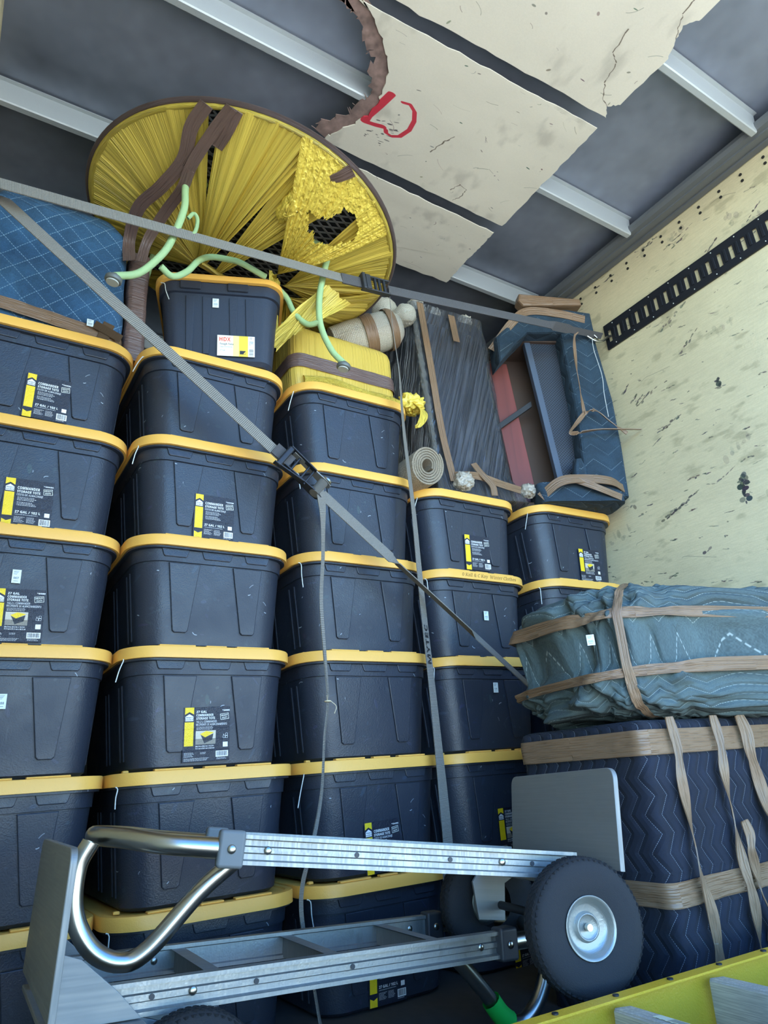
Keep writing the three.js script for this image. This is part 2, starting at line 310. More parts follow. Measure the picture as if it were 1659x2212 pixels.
  const crack = (c, X, Y, pts, w = 3) => { const q = random(pts.length * 7 + 1); c.strokeStyle = 'rgba(84,72,60,0.85)'; for (let k = 0; k < pts.length - 1; k++) for (let i = 0; i < 6; i++) { const at = (t) => [X(lerp(pts[k][0], pts[k + 1][0], t)) + 5 * (hash(k * 9 + Math.round(t * 6), 3) - 0.5), Y(lerp(pts[k][1], pts[k + 1][1], t)) + 5 * (hash(k * 9 + Math.round(t * 6), 8) - 0.5)]; c.lineWidth = w * (0.25 + 0.5 * q()); c.beginPath(); c.moveTo(...at(i / 6)); c.lineTo(...at((i + 1) / 6)); c.stroke(); } };
  const texA = sheet(21, 0.79, 1.72, (c, X, Y) => { crack(c, X, Y, [[1.81, 1.14], [1.77, 1.18], [1.74, 1.22], [1.73, 1.3]], 5); crack(c, X, Y, [[1.83, 0.86], [1.75, 0.88], [1.7, 0.93], [1.68, 1.0], [1.64, 1.02], [1.62, 1.1]], 5); });
  const texB = sheet(22, 0.24, 0.77, (c, X, Y, r) => {
    c.strokeStyle = 'rgba(196,44,62,0.95)'; c.lineCap = 'round'; c.lineJoin = 'round';
    const line = (pts, w) => { c.lineWidth = w; c.beginPath(); pts.forEach(([x, z], i) => (i ? c.lineTo(X(x), Y(z)) : c.moveTo(X(x), Y(z)))); c.stroke(); };
    line([[1.06, 0.53], [1.045, 0.47], [1.03, 0.42], [1.03, 0.392], [1.07, 0.398], [1.1, 0.405]], 26);
    c.lineWidth = 15; c.beginPath(); [[1.113, 0.522], [1.14, 0.528], [1.17, 0.512], [1.19, 0.48], [1.195, 0.44], [1.178, 0.4], [1.15, 0.386], [1.125, 0.389], [1.117, 0.4]].forEach(([x, z], i) => (i ? c.lineTo(X(x), Y(z)) : c.moveTo(X(x), Y(z)))); c.stroke();
    for (let k = 0; k < 26; k++) { c.fillStyle = `rgba(60,58,60,${0.3 + 0.6 * r()})`; c.beginPath(); c.ellipse(X(1.06 + 0.1 * r()), Y(0.33 + 0.12 * r()), 2 + 9 * r(), 1 + 4 * r(), 2 + r(), 0, 7); c.fill(); }
    crack(c, X, Y, [[1.32, 0.4], [1.34, 0.46], [1.36, 0.5]], 7);
    crack(c, X, Y, [[1.5, 0.29], [1.52, 0.33], [1.56, 0.32], [1.56, 0.28], [1.54, 0.25]], 4);
  });
  const texC = sheet(23, -0.18, 0.21, null);
  const liner = (pts, z0, z1, tex, y = 2.83) => {
    const g = new THREE.ExtrudeGeometry(new THREE.Shape(pts.map(([x, z]) => new THREE.Vector2(x, -z))), { depth: 0.005, bevelEnabled: false }).rotateX(-PI / 2).translate(0, y, 0);
    const p = g.attributes.position, u = g.attributes.uv; for (let i = 0; i < p.count; i++) u.setXY(i, (p.getX(i) - 0.6) / 1.3, (p.getZ(i) - z0) / (z1 - z0));
    g.computeVertexNormals();
    return mesh('liner_sheet', g, tex.isMaterial ? tex : S({ map: tex, roughness: 0.6 }), ceiling);
  };
  const rr = random(404);
  const rag = (pts, n, amp) => { const out = []; for (let k = 0; k < pts.length - 1; k++) for (let i = 0; i < n; i++) { const t = i / n; out.push([lerp(pts[k][0], pts[k + 1][0], t) + (rr() - 0.5) * amp, lerp(pts[k][1], pts[k + 1][1], t) + (rr() - 0.5) * amp]); } out.push(pts[pts.length - 1]); return out; };
  const rightEdge = (z0, z1) => rag([[1.828, z0], [1.822, (z0 + z1) / 2], [1.82, z1]], 14, 0.008);
  const tearB = [[0.8, 0.755], [0.83, 0.742], [0.885, 0.71], [0.955, 0.655], [1.0, 0.6], [1.022, 0.54], [1.035, 0.47], [1.03, 0.42], [0.995, 0.35], [0.955, 0.29], [0.935, 0.25]];
  liner([...rag(tearB, 5, 0.012), ...rag([[0.935, 0.25], [1.81, 0.236]], 20, 0.006), ...rightEdge(0.236, 0.79), ...rag([[1.82, 0.79], [0.8, 0.745]], 24, 0.007)], 0.24, 0.77, texB);
  liner([...rag([[0.66, 1.72], [0.68, 1.4], [0.7, 1.1], [0.72, 0.9], [0.78, 0.79]], 6, 0.012), ...rag([[0.78, 0.79], [1.81, 0.838]], 24, 0.008), ...rag([[1.815, 0.838], [1.78, 0.87], [1.82, 0.9], [1.825, 1.1], [1.79, 1.16], [1.775, 1.2], [1.81, 1.24], [1.815, 1.72]], 6, 0.006)], 0.79, 1.72, texA);
  liner([...rag([[0.98, 0.2], [1.02, 0.1], [1.05, -0.05], [1.1, -0.174]], 5, 0.012), ...rag([[1.1, -0.174], [1.83, -0.176]], 16, 0.008), ...rightEdge(-0.176, 0.19), ...rag([[1.82, 0.187], [0.98, 0.205]], 20, 0.007)], -0.18, 0.21, texC);
  // delaminated brown layer that shows beyond the torn edge
  const fibre = S({ map: dataTex(128, 128, (u, v) => { const n = 0.62 + 0.5 * fbm(u * 10, v * 10, 4, 10); return [0.6 * n, 0.5 * n, 0.47 * n]; }, true, [4, 4]), roughness: 0.9 });
  const off = rag(tearB.map(([x, z], k) => [x - 0.05 - 0.016 * Math.sin(k * 2.1), z - 0.006 - 0.05 * (k < 4 ? 0.4 : k > 7 ? -0.7 : 0)]), 7, 0.03);
  const brown = new THREE.ExtrudeGeometry(new THREE.Shape([...off, ...[...tearB].reverse().map(([x, z]) => [x + 0.03, z])].map(([x, z]) => new THREE.Vector2(x, -z))), { depth: 0.003, bevelEnabled: false }).rotateX(-PI / 2).translate(0, 2.8355, 0);
  tag(mesh('torn_backing', brown, fibre, ceiling), 'ragged brown backing along the tear in the roof liner');
  // e-track on the right wall
  const track = thing('cargo_track', 'black slotted steel cargo track along the cream wall', 'cargo track', [XR, 2.503, 0.158]);
  const shape = new THREE.Shape([[0, -0.065], [REAR - 0.158, -0.065], [REAR - 0.158, 0.065], [0, 0.065]].map(([a, b]) => new THREE.Vector2(a, b)));
  const studs = [];
  for (let k = 0; k < 29; k++) {
    const z = 0.028 + k * 0.0527; if (z > REAR - 0.19) break;
    shape.holes.push(new THREE.Path([[z - 0.0085, -0.034], [z - 0.0085, 0.03], [z + 0.0085, 0.03], [z + 0.0085, -0.034]].map(([a, b]) => new THREE.Vector2(a, b))));
    if (k % 2 === 0) for (const y of [-0.055, 0.055]) studs.push(new THREE.SphereGeometry(0.0028, 8, 6).translate(-0.0105, y, z + 0.026));
  }
  const trackMat = S({ color: 0x24262c, metalness: 0.4, roughness: 0.5 });
  const plate = new THREE.ExtrudeGeometry(shape, { depth: 0.003, bevelEnabled: false }).rotateY(-PI / 2).translate(-0.007, 0, 0);
  mesh('slotted_plate', plate, trackMat, track);
  const ribs = [];
  for (let k = 0; k < 28; k++) ribs.push(rbox(0.005, 0.06, 0.012, 0.002).translate(-0.0115, -0.002, 0.028 + k * 0.0527 + 0.0262));
  mesh('slot_bridges', merge(ribs), trackMat, track);
  mesh('rail_lip', merge([rbox(0.01, 0.007, REAR - 0.158, 0.002).translate(-0.006, 0.064, (REAR - 0.158) / 2), rbox(0.01, 0.007, REAR - 0.158, 0.002).translate(-0.006, -0.064, (REAR - 0.158) / 2)]), trackMat, track);
  tag(mesh('rivets', merge(studs), S({ color: 0xd8d6cc, roughness: 0.4, metalness: 0.5 }), track), 'tiny bright rivet heads', null, null, 'stuff');
}

// ---------- storage totes ----------
const PITCH = 0.3207;
function printLabel(c, w, h, kind) {
  c.fillStyle = '#1b2030'; c.fillRect(0, 0, w, h);
  const Y = '#f6d21c';
  const text = (s, x, y, px, o = {}) => { c.font = `${o.w || 'bold'} ${px}px sans-serif`; c.fillStyle = o.c || '#f4f4f0'; c.textAlign = o.a || 'left'; c.fillText(s, x, y, o.m); };
  const fine = (x, y, ww, n, step, r) => { for (let k = 0; k < n; k++) { c.fillStyle = 'rgba(235,235,230,0.8)'; let u = x; while (u < x + ww * (0.6 + 0.4 * r())) { const d = 6 + 16 * r(); c.fillRect(u, y + k * step, d, step * 0.45); u += d + 4; } } };
  const r = random(kind === 'A' ? 5 : 6);
  c.fillStyle = Y; c.beginPath(); c.moveTo(14, 0); c.lineTo(112, 0); c.lineTo(112, 78); c.lineTo(63, 50); c.lineTo(14, 78); c.fill();
  c.fillStyle = '#f4f4f0'; c.beginPath(); c.moveTo(20, 150); c.lineTo(20, 100); c.lineTo(63, 72); c.lineTo(106, 100); c.lineTo(106, 150); c.fill();
  text('PROJECT', 63, 118, 19, { c: '#1b2030', a: 'center' }); text('SOURCE', 63, 142, 22, { c: '#1b2030', a: 'center' });
  c.fillStyle = Y; c.fillRect(14, 162, 98, kind === 'A' ? 272 : 262);
  const barcode = (x, y, ww, hh) => { c.fillStyle = '#f4f4f0'; c.fillRect(x, y, ww, hh); c.fillStyle = '#14161c'; let u = x + 10; while (u < x + ww - 12) { const d = 1 + 3.5 * r(); c.fillRect(u, y + 6, d, hh - 16); u += d + 1.5 + 3 * r(); } };
  if (kind === 'A') {
    c.fillStyle = Y; c.beginPath(); c.moveTo(14, 474); c.lineTo(63, 496); c.lineTo(112, 474); c.lineTo(112, h); c.lineTo(14, h); c.fill();
    text('COMMANDER', 136, 120, 44, { m: 230 }); text('STORAGE TOTE', 136, 160, 40, { m: 240 }); text('CESTO DE ALMACENAJE', 136, 196, 32, { w: 'normal', m: 270 });
    fine(146, 212, 210, 3, 16, r); fine(146, 270, 240, 3, 16, r);
    text('27 GAL / 102 L', 136, 398, 40, { m: 260 }); fine(136, 412, 330, 1, 14, r);
    fine(136, 440, 110, 6, 12, r); fine(262, 440, 100, 6, 12, r); c.fillStyle = '#f4f4f0'; c.fillRect(438, 372, 54, 48); barcode(388, 446, 118, 76); fine(388, 530, 110, 1, 14, r);
    text('*1044086', 400, 66, 24);
  } else {
    text('27 GAL', 136, 64, 36); text('COMMANDER', 136, 102, 38, { m: 190 }); text('STORAGE TOTE', 136, 138, 38, { m: 210 }); text('102.2 L COMMANDER', 136, 174, 32, { w: 'normal', m: 230 }); text('RECIPIENTE DE ALMACENAMIENTO', 136, 206, 32, { w: 'normal', m: 345 });
    fine(142, 218, 220, 3, 13, r);
    c.fillStyle = '#cfc6b4'; c.fillRect(136, 262, 220, 150); c.fillStyle = '#8b8578'; c.fillRect(136, 350, 220, 62);
    c.fillStyle = '#20242e'; c.beginPath(); c.moveTo(190, 306); c.lineTo(232, 400); c.lineTo(318, 364); c.lineTo(330, 296); c.lineTo(240, 336); c.fill();
    c.fillStyle = Y; c.beginPath(); c.moveTo(182, 298); c.lineTo(250, 266); c.lineTo(338, 284); c.lineTo(240, 336); c.fill();
    text('30.6 in x 20.2 in x 14.3 in', 136, 438, 21, { m: 200 }); text('77.7 cm x 51.3 cm x 36.3 cm', 136, 462, 21, { m: 210 });
    fine(16, 496, 110, 4, 13, r); fine(190, 496, 66, 2, 13, r); fine(16, 556, 330, 3, 12, r);
    c.strokeStyle = '#f4f4f0'; c.lineWidth = 3; for (const [x, y] of [[466, 300], [438, 328], [466, 328]]) c.strokeRect(x, y, 24, 24); text('+', 438, 324, 28); c.fillStyle = '#f4f4f0'; c.fillRect(438, 396, 54, 54); barcode(360, 490, 138, 66); fine(370, 564, 110, 2, 12, r);
    text('*44086', 424, 50, 26);
  }
  c.save(); c.translate(452, kind === 'A' ? 120 : 110); c.rotate(-0.12); c.strokeStyle = '#e8e8da'; c.lineWidth = 5; c.strokeRect(-46, -32, 92, 64); text('HEAVY', 0, -4, 25, { a: 'center', c: '#e8e8da' }); text('DUTY', 0, 23, 25, { a: 'center', c: '#e8e8da' }); c.restore();
}
M.labelA = S({ map: canvasTex(512, 560, (c, w, h) => printLabel(c, w, h, 'A')), roughness: 0.35, bumpMap: wrinkle, bumpScale: 0.0015 });
M.labelB = S({ map: canvasTex(512, 600, (c, w, h) => printLabel(c, w, h, 'B')), roughness: 0.35, bumpMap: wrinkle, bumpScale: 0.0015 });
M.labelH = S({ map: canvasTex(640, 384, (c, w, h) => {
  c.fillStyle = '#f2efe6'; c.fillRect(0, 0, w, h); c.fillStyle = '#f0cf3a'; c.fillRect(w * 0.42, 0, w * 0.4, h); c.fillStyle = '#f7e690'; c.fillRect(w * 0.42, 0, w * 0.16, h);
  c.font = 'bold 110px sans-serif'; c.fillStyle = '#e2542a'; c.fillText('HDX', 26, 112, 200);
  c.font = 'bold 46px sans-serif'; c.fillStyle = '#3a3630'; c.fillText('Tough Tote', 40, 178, 240); c.font = '32px sans-serif'; c.fillText('Caja resistente', 44, 224, 230); c.fillText('27 Gal', 44, 290, 230);
  c.fillStyle = '#2a2a2a'; c.fillRect(w * 0.6, h * 0.72, 100, 66); c.fillStyle = '#f0cf3a'; c.beginPath(); c.moveTo(w * 0.6 + 60, h * 0.72 + 60); c.lineTo(w * 0.6 + 96, h * 0.72 + 10); c.lineTo(w * 0.6 + 96, h * 0.72 + 60); c.fill();
  c.fillStyle = '#f2efe6'; c.fillRect(w * 0.82, 0, w * 0.18, h); c.fillStyle = '#333'; const r = random(8); for (let k = 0; k < 22; k++) c.fillRect(w * 0.85, h * 0.62 + k * 6, 74, 1 + 4 * r()); c.lineWidth = 6; c.strokeStyle = '#333'; c.beginPath(); c.arc(w * 0.9, 34, 14, 0, 7); c.stroke(); for (let k = 0; k < 9; k++) c.fillRect(w * 0.86 + k * 8, 90, 3, 80 * r() + 20);
}), roughness: 0.4 });
const tagMat = (digits) => S({ map: canvasTex(96, 160, (c) => { c.fillStyle = '#dfe8e4'; c.fillRect(0, 0, 96, 160); c.fillStyle = '#52606a'; for (let k = 0; k < 4; k++) c.fillRect(14, 16 + k * 12, 60 - k * 8, 4); c.font = 'bold 36px sans-serif'; if (digits) c.fillText(digits, 16, 112); else for (let k = 0; k < 9; k++) c.fillRect(18 + k * 7, 82, 3, 36); c.fillRect(20, 132, 50, 5); }), roughness: 0.6 });
const slope = 0.022 / 0.29;
// geometries shared by all totes; front of the lid at z = 0, depth goes to -z
const TG = {};
{
  const cz = -0.38;
  TG.body = loft([
    { y: 0.0165, hx: 0.196, hz: 0.32, r: 0.071, cz }, { y: 0.026, hx: 0.207, hz: 0.333, r: 0.078, cz },
    { y: 0.2615, hx: 0.2275, hz: 0.351, r: 0.085, cz }, { y: 0.2625, hx: 0.2315, hz: 0.356, r: 0.088, cz },
    { y: 0.2975, hx: 0.234, hz: 0.358, r: 0.088, cz }, { y: 0.2985, hx: 0.245, hz: 0.37, r: 0.094, cz }, { y: 0.3040, hx: 0.245, hz: 0.37, r: 0.094, cz }], { nc: 8 });
  TG.lid = loft([
    { y: 0.2907, hx: 0.244, hz: 0.371, r: 0.099, cz }, { y: 0.291, hx: 0.2525, hz: 0.38, r: 0.106, cz }, { y: 0.319, hx: 0.2525, hz: 0.38, r: 0.106, cz },
    { y: 0.3222, hx: 0.2505, hz: 0.378, r: 0.104, cz }, { y: 0.3228, hx: 0.247, hz: 0.3745, r: 0.099, cz }, { y: 0.3228, hx: 0.232, hz: 0.36, r: 0.085, cz }, { y: 0.3190, hx: 0.229, hz: 0.357, r: 0.082, cz }], { nc: 12, bottom: false, crease: 0.7 }).translate(0, 0.0135, 0);
  const trap = (x0, x1, b0, b1) => prism([[x0, 0.2], [x1, 0.2], [b1, 0.006], [b1 - 0.006, 0], [b0 + 0.006, 0], [b0, 0.006]], 0.0065, 0.0022);
  TG.panelL = trap(-0.142, -0.05, -0.122, -0.078);
  TG.panelR = trap(0.05, 0.142, 0.078, 0.122);
  const tab = (x, w) => prism([[x - w / 2, 0.03], [x + w / 2, 0.03], [x + w / 2 - 0.008, 0.004], [x + w / 2 - 0.012, 0], [x - w / 2 + 0.012, 0], [x - w / 2 + 0.008, 0.004]], 0.011, 0.002);
  TG.tabs = [tab(-0.125, 0.085), tab(0.0, 0.1), tab(0.125, 0.085)];
  TG.latches = [[-0.11, 0.1], [0.0, 0.06], [0.11, 0.1]].map(([x, w]) => rbox(w, 0.005, 0.02, 0.002).translate(x, 0.3387, -0.02));
  TG.knob = rbox(0.016, 0.008, 0.016, 0.003).translate(-0.215, 0.339, -0.09);
  TG.rib = rbox(0.006, 0.2, 0.012, 0.0025);
  TG.sheet = (w, h) => rbox(w, h, 0.0008, 0.0002, 1);
}
const ordinal = ['bottom', 'second', 'third', 'fourth', 'fifth', 'sixth', 'seventh'];
const stackName = ['leftmost stack', 'second stack from the left', 'third stack from the left', 'fourth stack from the left', 'stack against the right wall'];
function onFace(m, x, y, off, tilt = 0) { m.position.set(x, y, -0.047 + (y - 0.026) * slope + off); m.rotation.set(Math.atan(slope), 0, tilt); return m; }
let toteCount = 0;
function makeTote(name, label) {
  const t = thing(name, label, 'storage tote', [0, 0, 0], 0, 'stacked storage totes');
  const mt = M.totes[toteCount++ % 4], body = mesh('body', TG.body, mt, t), lid = mesh('lid', TG.lid, M.lid, t);
  for (const g of [TG.panelL, TG.panelR]) onFace(mesh('rib_panel', g, mt, body), 0, 0.06, -0.0005);
  for (const g of TG.tabs) mesh('latch_tab', g, mt, body).position.set(0, 0.2755, -0.03);
  for (const s of [-1, 1]) for (const z of [-0.13, -0.17, -0.3, -0.34]) { const rb = mesh('side_rib', TG.rib, mt, body); rb.position.set(s * 0.2178, 0.145, z); rb.rotation.z = -s * 0.087; }
  for (const g of TG.latches) mesh('latch', g, M.lid, lid);
  mesh('knob', TG.knob, M.lid, lid);
  return t;
}
const columns = [{ x: 0.1455, z: -0.06, n: 6 }, { x: 0.6515, z: 0, n: 6 }, { x: 1.1705, z: 0.012, n: 6 }, { x: 1.69, z: -0.014, n: 5 }, { x: 2.226, z: 0.03, n: 5, turn: -0.035 }];
const stickers = {   // column-row: [kind, x, y centre, width, height, tilt]
  '1-6': [['A', 0.006, 0.105, 0.122, 0.138, -0.02]], '1-5': [['A', -0.01, 0.09, 0.125, 0.138, 0.01]], '1-4': [['T', -0.015, 0.2, 0.021, 0.036, 0, '007'], ['B', 0.0, 0.098, 0.122, 0.138, 0.02]], '1-3': [['T', -0.012, 0.2, 0.021, 0.036, 0, '008']],
  '2-6': [['T', -0.036, 0.226, 0.026, 0.02, 0]], '2-5': [['A', -0.01, 0.097, 0.126, 0.138, 0]], '2-3': [['B', -0.016, 0.104, 0.13, 0.142, 0.02]], '2-1': [['A', 0.008, 0.1, 0.122, 0.138, 0]],
  '3-2': [['A', -0.002, 0.092, 0.122, 0.138, 0.05]], '3-1': [['A', -0.012, 0.092, 0.122, 0.14, 0]],
  '4-5': [['A', 0.008, 0.103, 0.126, 0.138, 0.01]], '4-4': [['T', 0.01, 0.176, 0.022, 0.034, 0]], '4-3': [['T', 0.007, 0.232, 0.022, 0.035, 0, '126']], '4-2': [['B', 0.014, 0.088, 0.124, 0.138, 0.04]], '4-1': [['A', 0.014, 0.07, 0.122, 0.138, 0.04]],
  '5-5': [['B', 0.05, 0.096, 0.122, 0.138, 0]],
};
const look = { '1-6': 'beside the blue blanket, topmost', '1-3': 'with 008 tag, third up', '1-4': 'with 007 tag, fourth up', '2-3': 'pictured label, third up', '4-4': 'its lid handwritten, fourth up', '3-6': 'under yellow case, topmost' };
const zipTail = (dx, len) => tube([[0, 0, 0], [0.004 + dx * 0.3, -0.006, 0.004], [dx * 0.6, -len * 0.5, 0.006], [dx, -len, 0.004]], 0.0016, 14, 5);
const rT = random(31);
columns.forEach((col, ci) => {
  for (let k = 1; k <= col.n; k++) {
    const key = `${ci + 1}-${k}`, t = makeTote('storage_tote', `black tote, yellow lid, ${look[key] ? look[key] + ' in the ' : ordinal[k - 1] + (k > 1 ? ' up in the ' : ' of the ')}${stackName[ci]}`);
    t.position.set(col.x + (rT() - 0.5) * 0.0015, (k - 1) * PITCH, col.z + (rT() - 0.5) * 0.006);
    t.rotation.y = (col.turn || 0) + (rT() - 0.5) * 0.004;
    for (const [kind, x, y, w, h, tilt, digits] of stickers[key] || []) {
      const name = kind === 'T' ? 'inventory_tag' : 'label', geo = kind === 'T' ? TG.sheet(w, h) : new THREE.PlaneGeometry(w, h, 12, 12);
      if (kind !== 'T') { const p = geo.attributes.position; for (let i = 0; i < p.count; i++) p.setZ(i, 0.0012 * noise(p.getX(i) * 60 + k * 9, p.getY(i) * 30 + ci * 5)); geo.computeVertexNormals(); }
      const m = mesh(name, geo, kind === 'A' ? M.labelA : kind === 'B' ? M.labelB : tagMat(digits), t);
      tag(onFace(m, x, y, 0.0062, tilt), kind === 'T' ? 'small white inventory tag' : 'black and yellow product label');
    }
    if (ci && (k + ci) % 5 !== 0 && k < 7) {   // cable tie through the lid corner
      const z = mesh('zip_tie', zipTail((rT() - 0.5) * 0.05 - 0.006, 0.05 + 0.04 * rT()), M.zip, t); z.position.set(-0.243, 0.3045, -0.055);
    }
  }
});
{ // handwriting on one lid
  const t = scene.children.find((o) => o.userData.label?.includes('handwritten'));
  const wt = canvasTex(1024, 96, (c) => { c.clearRect(0, 0, 1024, 96); c.font = 'italic 66px serif'; c.fillStyle = 'rgba(120,84,40,0.9)'; c.fillText('0 Kall & C Kay  Winter Clothes', 20, 66, 980); });
  const m = mesh('handwriting', new THREE.PlaneGeometry(0.29, 0.026), S({ map: wt, transparent: true, roughness: 0.6 }), t);
  m.position.set(0.03, 0.3185, 0.0006);
}
{ // the odd tote on top of the second stack
  const t = thing('storage_tote', 'black ribbed tote with a white and yellow label, under the round table', 'storage tote', [0.632, 6 * PITCH + 0.0162, 0.012], -0.36, 'stacked storage totes');
  const cz = -0.3;
  const body = mesh('body', loft([{ y: 0.0, hx: 0.168, hz: 0.24, r: 0.04, cz }, { y: 0.012, hx: 0.178, hz: 0.252, r: 0.045, cz }, { y: 0.26, hx: 0.2, hz: 0.275, r: 0.055, cz }, { y: 0.262, hx: 0.208, hz: 0.283, r: 0.06, cz }, { y: 0.302, hx: 0.21, hz: 0.285, r: 0.06, cz }], { nc: 8 }), M.toteHdx, t);
  const sl = 0.023 / 0.248;
  for (const x of [-0.1, -0.045, 0.045, 0.1]) { const rb = mesh('rib_panel', prism([[-0.015, 0.22], [0.015, 0.22], [0.01, 0], [-0.01, 0]], 0.005, 0.0018), M.toteHdx, body); rb.position.set(x, 0.03, -0.0465); rb.rotation.x = Math.atan(sl); }
  for (const x of [-0.1, 0.06]) mesh('latch_tab', rbox(0.07, 0.03, 0.01, 0.003).translate(x, 0.286, -0.012), M.toteHdx, body);
  mesh('lid', loft([{ y: 0.3025, hx: 0.21, hz: 0.287, r: 0.065, cz }, { y: 0.303, hx: 0.222, hz: 0.3, r: 0.075, cz }, { y: 0.324, hx: 0.222, hz: 0.3, r: 0.075, cz }, { y: 0.327, hx: 0.219, hz: 0.297, r: 0.072, cz }, { y: 0.327, hx: 0.2, hz: 0.28, r: 0.06, cz }], { nc: 12, bottom: false }), M.lid, t);
  const lb = mesh('label', new THREE.PlaneGeometry(0.125, 0.078), M.labelH, t); lb.position.set(0.055, 0.062, -0.0355); lb.rotation.x = Math.atan(sl); tag(lb, 'white and yellow product label');
  const tg = mesh('inventory_tag', TG.sheet(0.021, 0.035), tagMat(), t); tg.position.set(-0.015, 0.225, -0.0235); tg.rotation.x = Math.atan(sl);
  const z = mesh('zip_tie', zipTail(0.03, 0.07), M.zip, t); z.position.set(-0.2, 0.3, -0.03);
}

// ---------- hand trucks ----------
function place(o, origin, ex, ey) {   // own axes: x along the rails, y out of the load side, z across
  const ez = ex.clone().cross(ey).normalize(), m = new THREE.Matrix4().makeBasis(ex, ey, ez).setPosition(...origin);
  m.decompose(o.position, o.quaternion, o.scale); return o;
}
const tyreGeo = (() => {
  const prof = [[0.056, -0.03], [0.075, -0.037], [0.1, -0.0405], [0.118, -0.036], [0.127, -0.026], [0.13, -0.012], [0.13, 0.012], [0.127, 0.026], [0.118, 0.036], [0.1, 0.0405], [0.075, 0.037], [0.056, 0.03]];
  return new THREE.LatheGeometry(prof.map(([r, y]) => new THREE.Vector2(r, y)), 56).rotateX(PI / 2);
})();
const treadGeo = (() => {
  const list = [];
  for (let k = 0; k < 60; k++) for (let j = 0; j < 6; j++) {
    const a = (k + (j % 2) * 0.5) / 60 * 2 * PI, z = -0.027 + j * 0.0108, r = 0.1298 - 22 * Math.max(0, Math.abs(z) - 0.012) ** 2;
    const g = new THREE.BoxGeometry(0.0036, 0.0075, 0.0085).rotateX(j % 2 ? 0.6 : -0.6);
    list.push(g.translate(r, 0, z).rotateZ(a));
  }
  return merge(list);
})();
const rimGeo = (() => {
  const p = [[0.0, 0.012], [0.02, 0.012], [0.022, 0.02], [0.026, 0.02], [0.03, 0.006], [0.042, 0.004], [0.05, 0.016], [0.056, 0.03], [0.06, 0.034], [0.058, 0.036], [0.053, 0.032], [0.048, 0.02], [0.04, 0.009], [0, 0.009]];
  return new THREE.LatheGeometry(p.map(([r, y]) => new THREE.Vector2(r, y)), 48).rotateX(PI / 2);
})();
M.rim = S({ color: new THREE.Color(0.3, 0.31, 0.29), metalness: 0.6, roughness: 0.38, bumpMap: wrinkle, bumpScale: 0.0004 });
const railGeo = (L, s) => prism([[[-0.009, -0.022], [0.009, -0.022], [0.009, -0.016], [-0.001, -0.014], [-0.001, -0.006], [0.0025, -0.004], [0.0025, 0.004], [-0.001, 0.006], [-0.001, 0.014], [0.009, 0.016], [0.009, 0.022], [-0.009, 0.022], [-0.009, 0.016], [-0.005, 0.014], [-0.005, -0.014], [-0.009, -0.016]]].map((l) => (s < 0 ? l : l.map(([a, b]) => [-a, b]).reverse()))[0], L, 0).rotateY(PI / 2);
